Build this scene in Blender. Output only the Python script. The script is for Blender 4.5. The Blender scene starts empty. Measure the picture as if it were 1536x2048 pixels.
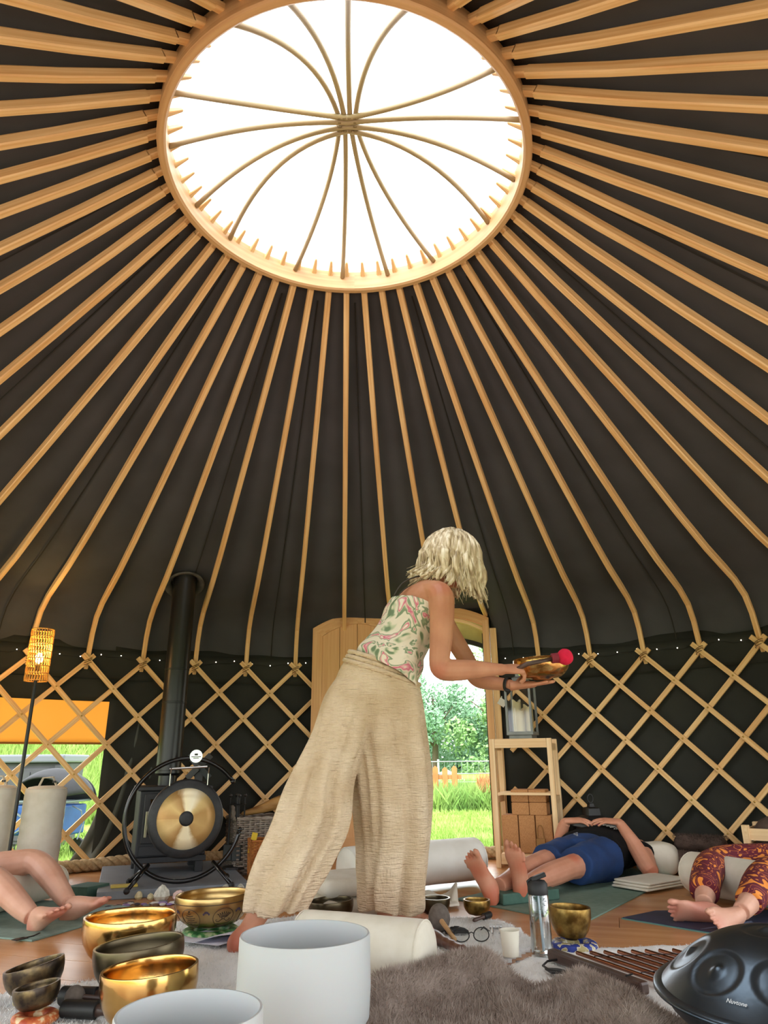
import bpy, math, random
from math import sin, cos, pi, radians, hypot, atan2, sqrt
from mathutils import Vector, Matrix, noise
V = Vector
random.seed(7)
scene = bpy.context.scene
COL = scene.collection

# ------------------------------------------------------------------ camera
cam_data = bpy.data.cameras.new('camera')
cam_data.sensor_fit = 'VERTICAL'; cam_data.sensor_height = 36.0
cam_data.lens = 1399.5 / 2048 * 36.0
cam_data.clip_start = 0.02; cam_data.clip_end = 400
cam = bpy.data.objects.new('camera', cam_data); COL.objects.link(cam)
cam.matrix_world = Matrix.Translation((0, 0, 0.645)) @ Matrix.Rotation(radians(90) + 0.3415, 4, 'X') @ Matrix.Rotation(-0.0097, 4, 'Z')
scene.camera = cam

# ------------------------------------------------------------------ light
scene.view_settings.view_transform = 'Standard'; scene.view_settings.look = 'None'
scene.view_settings.gamma = 1.0; scene.view_settings.use_curve_mapping = False
scene.view_settings.exposure = 1.6
world = bpy.data.worlds.new('overcast_sky'); scene.world = world
world.use_nodes = True
wn = world.node_tree.nodes; wl = world.node_tree.links
bg = wn['Background']
tc = wn.new('ShaderNodeTexCoord'); sep = wn.new('ShaderNodeSeparateXYZ'); rp = wn.new('ShaderNodeValToRGB')
nz = wn.new('ShaderNodeTexNoise'); nz.inputs['Scale'].default_value = 2.2; nz.inputs['Detail'].default_value = 5
mx = wn.new('ShaderNodeMix'); mx.data_type = 'RGBA'; mx.blend_type = 'MULTIPLY'; mx.inputs[0].default_value = 0.10
wl.new(tc.outputs['Generated'], sep.inputs[0]); wl.new(sep.outputs['Z'], rp.inputs[0])
wl.new(tc.outputs['Generated'], nz.inputs['Vector'])
rp.color_ramp.elements[0].color = (0.93, 0.97, 1.0, 1); rp.color_ramp.elements[1].color = (0.93, 0.96, 1.0, 1)
wl.new(rp.outputs[0], mx.inputs[6]); wl.new(nz.outputs['Color'], mx.inputs[7])
wl.new(mx.outputs[2], bg.inputs['Color'])
bg.inputs['Strength'].default_value = 1.75
sun = bpy.data.lights.new('hazy_sun', 'SUN'); sun.energy = 1.3; sun.angle = radians(35); sun.color = (1, 0.97, 0.92)
sun_o = bpy.data.objects.new('hazy_sun', sun); COL.objects.link(sun_o)
sun_o.rotation_euler = (radians(48), radians(-8), radians(-18))

# ------------------------------------------------------------------ helpers
def srgb(h):
    h = h.lstrip('#')
    c = [int(h[i:i+2], 16) / 255 for i in (0, 2, 4)]
    return tuple(x / 12.92 if x < 0.04045 else ((x + 0.055) / 1.055) ** 2.4 for x in c) + (1,)

class MB:
    """collects polygons, then links them as one mesh object"""
    def __init__(s): s.v = []; s.f = []; s.uv = []
    def add(s, vs, fs, uvs=None):
        o = len(s.v); s.v += [tuple(p) for p in vs]
        for i, f in enumerate(fs):
            s.f.append([o + j for j in f]); s.uv.append(uvs[i] if uvs else None)
    def box(s, c, d, M=None):
        x, y, z = d[0]/2, d[1]/2, d[2]/2
        vs = [V((a*x, b*y, e*z)) for a in (-1, 1) for b in (-1, 1) for e in (-1, 1)]
        if M is not None: vs = [M @ p for p in vs]
        c = V(c); vs = [p + c for p in vs]
        fs = [(0,1,3,2), (4,6,7,5), (0,4,5,1), (2,3,7,6), (0,2,6,4), (1,5,7,3)]
        L = max(range(3), key=lambda i: d[i]); uvs = []
        raw = [V((a*x, b*y, e*z)) for a in (-1, 1) for b in (-1, 1) for e in (-1, 1)]
        for f in fs:
            ks = [i for i in range(3) if max(raw[j][i] for j in f) - min(raw[j][i] for j in f) > 1e-9]
            ks.sort(key=lambda i: -(i == L))
            uvs.append([(raw[j][ks[0]] if ks else 0, raw[j][ks[1]] + L if len(ks) > 1 else 0) for j in f])
        s.add(vs, fs, uvs); return s
    def beam(s, a, b, w, h, up=(0, 0, 1)):
        a, b = V(a), V(b); x = (b - a); l = x.length; x.normalize()
        y = V(up).cross(x)
        if y.length < 1e-4: y = V((0, 1, 0)).cross(x)
        y.normalize(); z = x.cross(y)
        M = Matrix((x, y, z)).transposed()
        return s.box((a + b) / 2, (l, w, h), M)
    def loft(s, rings, caps=True, closed=True, uvl=None):
        n = len(rings[0]); vs = [p for r in rings for p in r]; fs = []; uvs = []
        us = [0.0]
        for i in range(1, len(rings)): us.append(us[-1] + (V(rings[i][0]) - V(rings[i-1][0])).length)
        vv = [0.0]
        R0 = rings[len(rings)//2]
        for j in range(n): vv.append(vv[-1] + (V(R0[(j+1) % n]) - V(R0[j])).length)
        m = n if closed else n - 1
        for i in range(len(rings) - 1):
            for j in range(m):
                k = (j + 1) % n
                fs.append((i*n+j, i*n+k, (i+1)*n+k, (i+1)*n+j))
                uvs.append([(us[i], vv[j]), (us[i], vv[j+1]), (us[i+1], vv[j+1]), (us[i+1], vv[j])])
        if caps and closed:
            fs.append(tuple(range(n))[::-1]); uvs.append([(vv[j], 0.3) for j in range(n)])
            b = (len(rings) - 1) * n
            fs.append(tuple(b + j for j in range(n))); uvs.append([(vv[j], 0.3) for j in range(n)])
        s.add(vs, fs, uvs); return s
    def tube(s, pts, r, n=8, caps=True, flat=1.0, up=None):
        pts = [V(p) for p in pts]
        rs = r if isinstance(r, (list, tuple)) else [r] * len(pts)
        rings = []; ref = V(up) if up else None
        for i, p in enumerate(pts):
            t = (pts[min(i+1, len(pts)-1)] - pts[max(i-1, 0)])
            if t.length < 1e-9: t = V((0, 0, 1))
            t.normalize()
            if ref is None: ref = V((0, 0, 1)) if abs(t.z) < 0.9 else V((1, 0, 0))
            a = ref - t * ref.dot(t)
            if a.length < 1e-5: a = t.orthogonal()
            a.normalize(); b = t.cross(a); ref = a
            q = rs[i]
            ra, rb = q if isinstance(q, (list, tuple)) else (q * flat, q)
            rings.append([p + a * ra * cos(2*pi*j/n) + b * rb * sin(2*pi*j/n) for j in range(n)])
        return s.loft(rings, caps)
    def lathe(s, prof, n=32, M=None, c=(0, 0, 0), wob=None, caps=True):
        rings = []
        for (r, z) in prof:
            ring = []
            for j in range(n):
                t = 2*pi*j/n; p = V((r*cos(t), r*sin(t), z))
                if wob: p = wob(p, t)
                if M is not None: p = M @ p
                ring.append(p + V(c))
            rings.append(ring)
        return s.loft(rings, caps)
    def ball(s, c, r, n=12, M=None):
        r = r if isinstance(r, (list, tuple)) else (r, r, r)
        rings = []; m = max(4, n // 2)
        for i in range(m + 1):
            a = -pi/2 + pi * i / m; ca = max(cos(a), 0.02)
            ring = []
            for j in range(n):
                t = 2*pi*j/n; p = V((r[0]*ca*cos(t), r[1]*ca*sin(t), r[2]*sin(a)))
                if M is not None: p = M @ p
                ring.append(p + V(c))
            rings.append(ring)
        return s.loft(rings, True)
    def sheet(s, fn, nu, nv, th=0.0):
        """a surface fn(u,v); th > 0 closes it into a solid of that thickness"""
        P = [[V(fn(i/nu, j/nv)) for j in range(nv+1)] for i in range(nu+1)]
        vs = [p for row in P for p in row]; m = nv + 1
        fs = [(i*m+j, (i+1)*m+j, (i+1)*m+j+1, i*m+j+1) for i in range(nu) for j in range(nv)]
        us = [[(i/nu, j/nv), ((i+1)/nu, j/nv), ((i+1)/nu, (j+1)/nv), (i/nu, (j+1)/nv)] for i in range(nu) for j in range(nv)]
        if th:
            N = []
            for i in range(nu+1):
                for j in range(nv+1):
                    a = P[min(i+1, nu)][j] - P[max(i-1, 0)][j]; b = P[i][min(j+1, nv)] - P[i][max(j-1, 0)]
                    N.append(a.cross(b).normalized())
            o = len(vs); vs += [p - k * th for p, k in zip(vs[:o], N)]
            fs += [tuple(o + q for q in reversed(f)) for f in fs[:nu*nv]]; us += [list(reversed(u)) for u in us[:nu*nv]]
            def side(a, b): fs.append((b, a, o+a, o+b)); us.append([(0, 0)]*4)
            for i in range(nu): side(i*m, (i+1)*m); side((i+1)*m+nv, i*m+nv)
            for j in range(nv): side(j+1, j); side(nu*m+j, nu*m+j+1)
        s.add(vs, fs, us); return s
    def build(s, name, m, parent=None, smooth=False, bevel=0, world=False, remesh=0, iters=0, sub=0, angle=None):
        me = bpy.data.meshes.new(name); me.from_pydata(s.v, [], s.f)
        if any(s.uv):
            l = me.uv_layers.new(name='UVMap'); flat = []
            for f, u in zip(s.f, s.uv):
                for q in (u or [(0, 0)] * len(f)): flat += [q[0], q[1]]
            l.data.foreach_set('uv', flat)
        me.materials.append(m); me.update()
        if smooth: me.polygons.foreach_set('use_smooth', [True] * len(me.polygons))
        o = bpy.data.objects.new(name, me); COL.objects.link(o)
        if parent is not None:
            o.parent = parent
            if world:
                q = parent.parent
                L = Matrix.LocRotScale(parent.location, parent.rotation_euler, None)
                if q is not None: L = q.matrix_basis @ L
                o.matrix_parent_inverse = Matrix() if parent.type == 'MESH' else L.inverted()
        if remesh:
            k = o.modifiers.new('remesh', 'REMESH'); k.mode = 'VOXEL'; k.voxel_size = remesh; k.use_smooth_shade = True
            if iters:
                k = o.modifiers.new('smooth', 'SMOOTH'); k.factor = 0.5; k.iterations = iters
        if bevel:
            k = o.modifiers.new('bevel', 'BEVEL'); k.width = bevel; k.segments = 2; k.limit_method = 'ANGLE'
        if sub:
            k = o.modifiers.new('sub', 'SUBSURF'); k.levels = sub; k.render_levels = sub
        if smooth and angle:
            for p in me.polygons: p.use_smooth = True
            try: me.set_sharp_from_angle(angle=radians(angle))
            except Exception: pass
        return o

def tag(o, label=None, cat=None, group=None, kind=None):
    if label: o['label'] = label
    if cat: o['category'] = cat
    if group: o['group'] = group
    if kind: o['kind'] = kind
    return o
def thing(name, label, cat, loc=(0, 0, 0), rot=(0, 0, 0), group=None):
    o = bpy.data.objects.new(name, None); COL.objects.link(o)
    o.empty_display_size = 0.05; o.location = loc; o.rotation_euler = rot
    return tag(o, label, cat, group)
def copy_tree(o, parent=None):
    c = o.copy(); COL.objects.link(c)
    if parent is not None: c.parent = parent
    for ch in list(o.children): copy_tree(ch, c)
    return c
def frame(x, zhint=(0, 0, 1)):
    x = V(x).normalized(); z = V(zhint); z = z - x * z.dot(x)
    if z.length < 1e-5: z = x.orthogonal()
    z.normalize(); y = z.cross(x)
    return Matrix((x, y, z)).transposed()

# ------------------------------------------------------------------ materials
def mat(name, c1, c2=None, scale=8.0, stretch=(1, 1, 1), rough=0.6, metal=0.0, bump=0.0, bscale=None, uv=False,
        detail=6.0, spec=0.5, sheen=0.0, lo=0.35, hi=0.65, trans=0.0, sss=0.0, rnd=0.0, bstretch=None, coat=0.0, alpha=1.0):
    m = bpy.data.materials.new(name); m.use_nodes = True
    N = m.node_tree.nodes; L = m.node_tree.links; b = N['Principled BSDF']
    b.inputs['Roughness'].default_value = rough; b.inputs['Metallic'].default_value = metal
    b.inputs['Specular IOR Level'].default_value = spec
    if sheen: b.inputs['Sheen Weight'].default_value = sheen
    if trans: b.inputs['Transmission Weight'].default_value = trans
    if coat: b.inputs['Coat Weight'].default_value = coat
    if sss:
        b.inputs['Subsurface Weight'].default_value = sss
        b.inputs['Subsurface Radius'].default_value = (0.02, 0.008, 0.005)
    b.inputs['Alpha'].default_value = alpha
    a = srgb(c1) if isinstance(c1, str) else c1
    b.inputs['Base Color'].default_value = a
    if c2 is None and not bump: return m
    t = N.new('ShaderNodeTexCoord'); mp = N.new('ShaderNodeMapping'); mp.inputs['Scale'].default_value = stretch
    L.new(t.outputs['UV' if uv else 'Object'], mp.inputs['Vector'])
    if rnd:
        oi = N.new('ShaderNodeObjectInfo'); vm = N.new('ShaderNodeVectorMath'); vm.operation = 'SCALE'; vm.inputs[3].default_value = rnd
        cb = N.new('ShaderNodeCombineXYZ')
        for k in range(3): L.new(oi.outputs['Random'], cb.inputs[k])
        L.new(cb.outputs[0], vm.inputs[0]); L.new(vm.outputs[0], mp.inputs['Location'])
    if c2 is not None:
        n = N.new('ShaderNodeTexNoise'); n.inputs['Scale'].default_value = scale; n.inputs['Detail'].default_value = detail
        r = N.new('ShaderNodeValToRGB')
        r.color_ramp.elements[0].position = lo; r.color_ramp.elements[0].color = a
        r.color_ramp.elements[1].position = hi; r.color_ramp.elements[1].color = srgb(c2) if isinstance(c2, str) else c2
        L.new(mp.outputs[0], n.inputs['Vector']); L.new(n.outputs[0], r.inputs[0]); L.new(r.outputs[0], b.inputs['Base Color'])
    if bump:
        n2 = N.new('ShaderNodeTexNoise'); n2.inputs['Scale'].default_value = bscale or scale; n2.inputs['Detail'].default_value = 4
        src = mp
        if bstretch:
            src = N.new('ShaderNodeMapping'); src.inputs['Scale'].default_value = bstretch
            L.new(t.outputs['UV' if uv else 'Object'], src.inputs['Vector'])
        bp = N.new('ShaderNodeBump'); bp.inputs['Strength'].default_value = bump; bp.inputs['Distance'].default_value = 0.01
        L.new(src.outputs[0], n2.inputs['Vector']); L.new(n2.outputs[0], bp.inputs['Height']); L.new(bp.outputs[0], b.inputs['Normal'])
    return m
def emis(name, c, s):
    m = bpy.data.materials.new(name); m.use_nodes = True; b = m.node_tree.nodes['Principled BSDF']
    b.inputs['Base Color'].default_value = srgb(c); b.inputs['Emission Color'].default_value = srgb(c); b.inputs['Emission Strength'].default_value = s
    return m
def ramp2(m, stops):
    """re-colour the noise ramp of a mat() with several stops"""
    r = next(n for n in m.node_tree.nodes if n.type == 'VALTORGB').color_ramp
    while len(r.elements) > 1: r.elements.remove(r.elements[-1])
    r.elements[0].position = stops[0][0]; r.elements[0].color = srgb(stops[0][1])
    for p, c in stops[1:]:
        e = r.elements.new(p); e.color = srgb(c)
    return m

PINE = mat('pine_grain', '#d3a062', '#efcc94', scale=1.6, stretch=(1.2, 55, 1), rough=0.5, uv=True, rnd=9, lo=0.3, hi=0.7, bump=0.05)
PINE_PALE = mat('pale_pine', '#dcb382', '#f0d4a8', scale=1.4, stretch=(1.3, 45, 1), rough=0.5, uv=True, rnd=5, lo=0.3, hi=0.7)
PINE_DOOR = mat('door_pine', '#d39a60', '#e3b47c', scale=1.4, stretch=(1.3, 40, 1), rough=0.45, uv=True, rnd=5, lo=0.3, hi=0.7)
ASH = mat('bent_ash', '#94805f', '#ab9674', scale=2, stretch=(1, 30, 1), rough=0.5, uv=True, rnd=4)
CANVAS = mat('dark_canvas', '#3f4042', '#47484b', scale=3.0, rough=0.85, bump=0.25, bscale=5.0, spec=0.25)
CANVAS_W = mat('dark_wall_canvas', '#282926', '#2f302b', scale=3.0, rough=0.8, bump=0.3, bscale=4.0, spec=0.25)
BRASSN = mat('brass_nail', '#c9a45a', rough=0.35, metal=1)
CROWN = mat('crown_wood', '#b88d5c', '#cfa878', scale=1.4, stretch=(1.3, 45, 1), rough=0.5, uv=True, rnd=5, lo=0.3, hi=0.7)
ROPE = mat('sisal_rope', '#a58a62', '#c4ab83', scale=60, rough=0.9, bump=0.4)
# ------------------------------------------------------------------ the yurt
CX, CY, RW = -0.143, 2.311, 3.208
PH, ST = 0.1767, 2*pi/54
def wp(a, r, z): return V((CX + r*sin(a), CY + r*cos(a), z))
def ang(k): return PH + (k - 17) * ST
ZT, DZ = 1.315, 0.1839                      # height of the top crossings, height of one lattice row
DOOR_A = radians(10.55); DL, DR = radians(3.6), radians(18.2)

# floor: boards, clipped to the round platform
FLOOR = mat('floor_ply', '#b07546', '#cf9a68', scale=1.1, stretch=(0.9, 9, 1), rough=0.27, uv=True, rnd=7, lo=0.25, hi=0.75, bump=0.03, spec=0.5)
mb = MB(); mb.lathe([(0.01, -0.10), (3.42, -0.10), (3.42, -0.012), (0.01, -0.012)], 72, c=(CX, CY, 0))
fl = mb.build('floor', mat('floor_base', '#6d4a30', rough=0.8)); tag(fl, kind='structure')
bw = 0.20
for i in range(-17, 17):
    y0, y1 = i*bw + 0.0015, (i+1)*bw - 0.0015
    ym = max(abs(y0), abs(y1)); R2 = 3.30
    if ym >= R2: continue
    L = sqrt(R2*R2 - ym*ym)
    n = 2 if L > 1.5 else 1
    off = random.uniform(-0.8, 0.8) if n == 2 else 0
    cuts = [-L, off, L] if n == 2 else [-L, L]
    for c0, c1 in zip(cuts, cuts[1:]):
        mb = MB(); mb.box(((c0+c1)/2, (y0+y1)/2, -0.006), (c1-c0-0.002, y1-y0, 0.012))
        o = mb.build('floor_board', FLOOR, fl); o.location = (CX, CY, 0); o.rotation_euler = (0, 0, radians(-17))

# wall canvas in two runs (window opening to the left, door ahead)
def wallrun(name, a0, a1, z0, z1, r, amp=0.012, nz=14, material=None, seedz=0.0):
    n = max(4, int((a1-a0) / radians(0.9))); mb = MB()
    def fn(u, v):
        a = a0 + (a1-a0)*u; z = z0 + (z1-z0)*v
        w = noise.noise(V((a*3.1, z*5.5 + seedz, seedz))) * amp * 1.6 + noise.noise(V((a*9, z*2.2, 3+seedz))) * amp * 0.7
        return wp(a, r + w, z)
    mb.sheet(fn, n, nz, 0.004)
    o = mb.build(name, material or CANVAS_W, smooth=True); return tag(o, kind='structure')
A_WIN = radians(-33.2)
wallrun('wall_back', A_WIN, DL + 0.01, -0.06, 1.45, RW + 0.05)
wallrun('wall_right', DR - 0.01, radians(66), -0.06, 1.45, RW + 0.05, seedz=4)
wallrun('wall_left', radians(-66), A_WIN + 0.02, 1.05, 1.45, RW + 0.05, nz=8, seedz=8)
wallrun('trim_1', radians(-80), DL, 1.20, 1.40, RW + 0.032, amp=0.004, nz=4, seedz=1)
wallrun('trim_2', DR, radians(80), 1.20, 1.40, RW + 0.032, amp=0.004, nz=4, seedz=2)

# roof canvas
PROF = [(3.235, 1.30), (3.215, 1.38), (3.185, 1.50), (3.13, 1.605), (3.02, 1.69), (2.90, 1.75), (2.72, 1.835), (2.45, 1.985), (2.0, 2.255), (1.5, 2.56), (1.1, 2.81), (0.80, 3.0)]
PROFD = [(3.225, 1.715), (3.20, 1.722), (3.15, 1.73), (3.08, 1.742), (3.0, 1.757), (2.90, 1.785), (2.72, 1.845)] + PROF[7:]   # over the doorway
def prof_at(t, P=PROF):
    x = t * (len(P) - 1); i = min(int(x), len(P) - 2); f = x - i
    return (P[i][0]*(1-f) + P[i+1][0]*f, P[i][1]*(1-f) + P[i+1][1]*f)
A_OPEN = radians(140); DOOR_HALF = radians(6.9)
mb = MB()
def rooffn(u, v):
    a = -A_OPEN + 2*A_OPEN*u; r, z = prof_at(v)
    kd = max(0.0, min(1.0, (DOOR_HALF - abs(a - DOOR_A)) / radians(1.6) + 0.5)); kd = kd*kd*(3-2*kd)
    r2, z2 = prof_at(v, PROFD); r += (r2-r)*kd; z += (z2-z)*kd
    k = (a - PH) / ST; sag = 0.5 - 0.5*cos(2*pi*k)
    w = noise.noise(V((a*4, r*2.4, 0))) * 0.012 + noise.noise(V((a*14, r*1.2, 2))) * 0.006
    d = 0.045 + w - 0.012*sag*min(1, (3.2-r)*2)
    ox, oz = (0.9, 0.4) if r > 3.1 else (0.52, 0.85)
    e = max(0.0, (v - 0.955)/0.045)
    return wp(a, (r + ox*d + 0.012)*(1-e) + 0.752*e, (z + oz*d)*(1-e) + 3.078*e)
mb.sheet(rooffn, 330, 33, 0.004)
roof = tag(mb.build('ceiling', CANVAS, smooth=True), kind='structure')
mb = MB()                                    # the rear of the roof, close round the crown
def rearfn(u, v):
    a = A_OPEN - 0.03 + (2*pi - 2*A_OPEN + 0.06)*u; r, z = prof_at(1.0*v); e = max(0.0, (v-0.955)/0.045); return wp(a, (r + 0.04)*(1-e) + 0.752*e, (z + 0.045)*(1-e) + 3.078*e)
mb.sheet(rearfn, 60, 33, 0.004); tag(mb.build('ceiling_rear', CANVAS, smooth=True), kind='structure')
SEAM = mat('canvas_seam', '#24231e', rough=0.9)
for k in (5.5, 8.45, 11.6, 13.5, 15.45, 18.5, 21.6, 25.4, 28.5, 31.6, 2.5):
    pts = []
    for i in range(14):
        t = 0.05 + 0.93*i/13; r, z = prof_at(t); d = 0.030
        ox, oz = (0.9, 0.4) if r > 3.1 else (0.52, 0.85)
        pts.append(wp(ang(k), r + ox*d, z + oz*d))
    MB().tube(pts, 0.004, 4).build('canvas_seam', SEAM, roof)

# roof frame: 54 steam-bent poles, each tapering to a peg that passes through the crown ring
rf = thing('roof_frame', 'steam-bent pine roof poles fanning from the round crown down to the trellis', 'roof poles', (CX, CY, 0))
prof = [(3.262, 1.24)] + PROF[1:-1] + [(0.815, 3.0)]
def polerings(prof):
    rings = []; n = len(prof); w = 0.0155
    for i, (r, z) in enumerate(prof):
        a = prof[max(i-1, 0)]; b = prof[min(i+1, n-1)]
        t = V((0, b[0]-a[0], b[1]-a[1])).normalized(); nn = V((0, -t.z, t.y))
        h = 0.014 if i < 3 else (0.016 if i < 5 else 0.021)
        ww = 0.0155
        c = V((0, r, z)); x = V((1, 0, 0)); e = 0.25
        rings.append([c + x*ww*sx + nn*h*sy for sx, sy in ((-1, -1+e), (-1+e, -1), (1-e, -1), (1, -1+e), (1, 1-e), (1-e, 1), (-1+e, 1), (-1, 1-e))])
    return rings
PRS = [polerings(prof), polerings([(3.19, 1.70), (3.0, 1.738), (2.72, 1.830)] + PROF[7:-1] + [(0.815, 3.0)])]
# rounded shoulder then the peg
t = V((0, 0.80-1.1, 3.0-2.81)).normalized(); nn = V((0, -t.z, t.y)); x = V((1, 0, 0))
for d, wq, hq in ((0.025, 0.0155, 0.020), (0.035, 0.0155, 0.017), (0.10, 0.0155, 0.016), (0.185, 0.0065, 0.0065), (0.19, 0.004, 0.004)):
    c = V((0, 0.84, 2.985)) + t*d; e = 0.3
    for pr in PRS: pr.append([c + x*wq*sx + nn*hq*sy for sx, sy in ((-1, -1+e), (-1+e, -1), (1-e, -1), (1, -1+e), (1, 1-e), (1-e, 1), (-1+e, 1), (-1, 1-e))])
P0 = [MB().loft(pr).build('roof_pole', PINE, rf) for pr in PRS]     # a full pole, and a short one that stops on the door arch
for k in range(1, 55):
    if k == 1: o = P0[0]
    elif k == 16: o = P0[1]
    else:
        o = P0[1 if k in (17, 18) else 0].copy(); COL.objects.link(o)
    o.rotation_euler = (0, 0, -ang(k))

# crown ring, bent rods, lashing
cr = thing('roof_crown', 'round laminated wooden crown ring with bent rods crossing under the skylight', 'crown', (CX, CY, 2.96))
mb = MB(); rings = []
for j in range(97):
    a = 2*pi*j/96
    prf = [(0.733, 2.965), (0.733, 3.065), (0.741, 3.073), (0.762, 3.073), (0.769, 3.065), (0.769, 2.965), (0.762, 2.957), (0.741, 2.957)]
    rings.append([wp(a, r, z) for r, z in prf])
mb.loft(rings, caps=False)
mb.build('crown_ring', CROWN, cr, smooth=True, world=True, angle=40)
A_ = [(-119, 127.6), (-98.6, 107.5), (-72.5, 83.3), (-53.6, 62.1)]
B_ = [(-148, -24.4), (-165.6, -4.9), (176.6, 13.8), (158.7, 33.8)]
def rod(aL, aR, off, dirv, z0):
    a0, a1 = radians(aL), radians(aR)
    p0 = V((sin(a0), cos(a0), 0))*0.733; p1 = V((sin(a1), cos(a1), 0))*0.733
    c = V((-dirv.y, dirv.x, 0))*off
    pts = []
    n = 30
    for i in range(n+1):
        t = i / n
        if t < 0.5:
            s = t*2; q0, q1, q2 = p0, c - dirv*0.36 + (p0 - p0.project(dirv) - c)*0.18, c
        else:
            s = (1-t)*2; q0, q1, q2 = p1, c + dirv*0.36 + (p1 - p1.project(dirv) - c)*0.18, c
        q = q0*(1-s)**2 + q1*2*s*(1-s) + q2*s*s
        z = 3.03 + (z0 - 3.03)*(1 - (1-s)**2.0)
        pts.append(V((CX + q.x, CY + q.y, z)))
    return pts
for i, (l, r) in enumerate(A_):
    MB().tube(rod(l, r, -0.033 + 0.022*i, V((1, 0, 0)), 3.262), 0.0115, 8).build('bent_rod', ASH, cr, smooth=True, world=True)
for i, (l, r) in enumerate(B_):
    # from the near side (bottom index first) to the far side
    MB().tube(rod(l, r, 0.033 - 0.022*i, V((0, 1, 0)), 3.282), 0.0115, 8).build('bent_rod', ASH, cr, smooth=True, world=True)
mb = MB()
for x in (-0.034, -0.012, 0.010, 0.033):
    for y in (-0.033, -0.011, 0.011, 0.033):
        if abs(x) > 0.02 or abs(y) > 0.02:
            c = V((CX + x, CY + y, 3.272))
            mb.tube([c + V((0.013*cos(q), 0.013*sin(q)*0.5, 0.021*sin(q))) for q in [pi*2*i/10 for i in range(11)]], 0.0035, 5, caps=False)
mb.build('lashing', mat('lashing_cord', '#7a6444', rough=0.9), cr, world=True)

# skylight dome of clear sheet
m = bpy.data.materials.new('clear_dome'); m.use_nodes = True; N = m.node_tree.nodes; L = m.node_tree.links
N.remove(N['Principled BSDF']); out = N['Material Output']
tr = N.new('ShaderNodeBsdfTransparent'); tr.inputs[0].default_value = (0.97, 0.985, 0.99, 1)
tl = N.new('ShaderNodeBsdfTranslucent'); tl.inputs[0].default_value = (0.9, 0.92, 0.95, 1)
gl = N.new('ShaderNodeBsdfGlossy'); gl.inputs['Roughness'].default_value = 0.15
m1 = N.new('ShaderNodeMixShader'); m2 = N.new('ShaderNodeMixShader')
nz = N.new('ShaderNodeTexNoise'); nz.inputs['Scale'].default_value = 5; nz.inputs['Detail'].default_value = 8
rp = N.new('ShaderNodeMapRange'); rp.inputs[1].default_value = 0.55; rp.inputs[2].default_value = 0.8; rp.inputs[3].default_value = 0.03; rp.inputs[4].default_value = 0.14
L.new(nz.outputs[0], rp.inputs[0]); L.new(rp.outputs[0], m1.inputs[0]); L.new(tr.outputs[0], m1.inputs[1]); L.new(tl.outputs[0], m1.inputs[2])
m2.inputs[0].default_value = 0.03; L.new(m1.outputs[0], m2.inputs[1]); L.new(gl.outputs[0], m2.inputs[2]); L.new(m2.outputs[0], out.inputs[0])
mb = MB(); mb.lathe([(0.83, 3.08)] + [(0.83*cos(q), 3.09 + 0.36*sin(q)) for q in [pi/2*i/10 for i in range(10)]] + [(0.01, 3.45)], 64, c=(CX, CY, 0), caps=False)
tag(mb.build('window_1', m, smooth=True), kind='structure')

# trellis wall
tw = thing('trellis_wall', 'diamond trellis of pine laths lining the dark canvas wall', 'trellis', (CX, CY, 0))
def lath(k, sgn):
    """from the top crossing k running down; sgn +1 leans to the right of the picture"""
    r0 = RW - 0.010 if sgn > 0 else RW + 0.010
    runs = []; cur = []
    n = 60
    for i in range(n+1):
        row = -0.22 + (7.12+0.22)*i/n
        a = ang(k) + sgn*row*ST/2; z = ZT - DZ*row
        ok = not (DL - 0.012 < a < DR + 0.012) and abs(a) < radians(84)
        if ok and sgn > 0 and 38.0 < math.degrees(a) < 0: ok = False
        if ok: cur.append((a, z))
        if not ok or i == n:
            if len(cur) > 4: runs.append(cur)
            cur = []
    for rr in runs:
        m_ = max(2, len(rr)//6); idx = [round(j*(len(rr)-1)/m_) for j in range(m_+1)]
        rings = []
        for j in idx:
            a, z = rr[j]; c = wp(a, r0, z)
            rad = V((sin(a), cos(a), 0)); tan = V((cos(a), -sin(a), 0)) * sgn * RW*ST/2 + V((0, 0, -DZ)); tan.normalize()
            b = rad.cross(tan)
            rings.append([c + b*0.0155*p + rad*0.0075*q for p, q in ((-1, -1), (1, -1), (1, 1), (-1, 1))])
        MB().loft(rings).build('lath', PINE, tw, world=True)
for k in range(0, 32):
    lath(k, 1); lath(k, -1)
# a few laths start from row heights beside the door rather than from the top
for k in (13.0, 14.0, 15.0, 16.0): pass
mb = MB()
for k2 in range(-2, 66):
    for row in range(0, 8):
        if (k2 + row) % 2: continue
        a = ang(k2/2 + 0.0)
        if DL - 0.01 < a < DR + 0.01 or abs(a) > radians(82): continue
        c = wp(a, RW - 0.018, ZT - DZ*row)
        rad = V((-sin(a), -cos(a), 0))
        mb.tube([c, c + rad*0.003, c + rad*0.0045], [0.0065, 0.006, 0.002], 6)
tag(mb.build('nail_heads', BRASSN, tw, world=True, smooth=True), kind='stuff')
# cord bindings at each pole foot
TWINE = mat('twine', '#6b4f2c', rough=0.9)
for k in range(3, 30):
    mb = MB(); a = ang(k)
    if DL - 0.02 < a < DR + 0.02: continue
    c = wp(a, RW - 0.004, ZT - 0.004); tg = V((cos(a), -sin(a), 0)); rad = V((sin(a), cos(a), 0))
    for dz in (-0.016, 0.0, 0.012):
        pts = [c + V((0, 0, dz)) + tg*0.024*cos(q) + rad*0.026*sin(q) + V((0, 0, 0.012*cos(q))) for q in [2*pi*i/10 for i in range(11)]]
        mb.tube(pts, 0.0022, 4, caps=False)
    mb.build('twine_binding', TWINE, tw, world=True)

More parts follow.
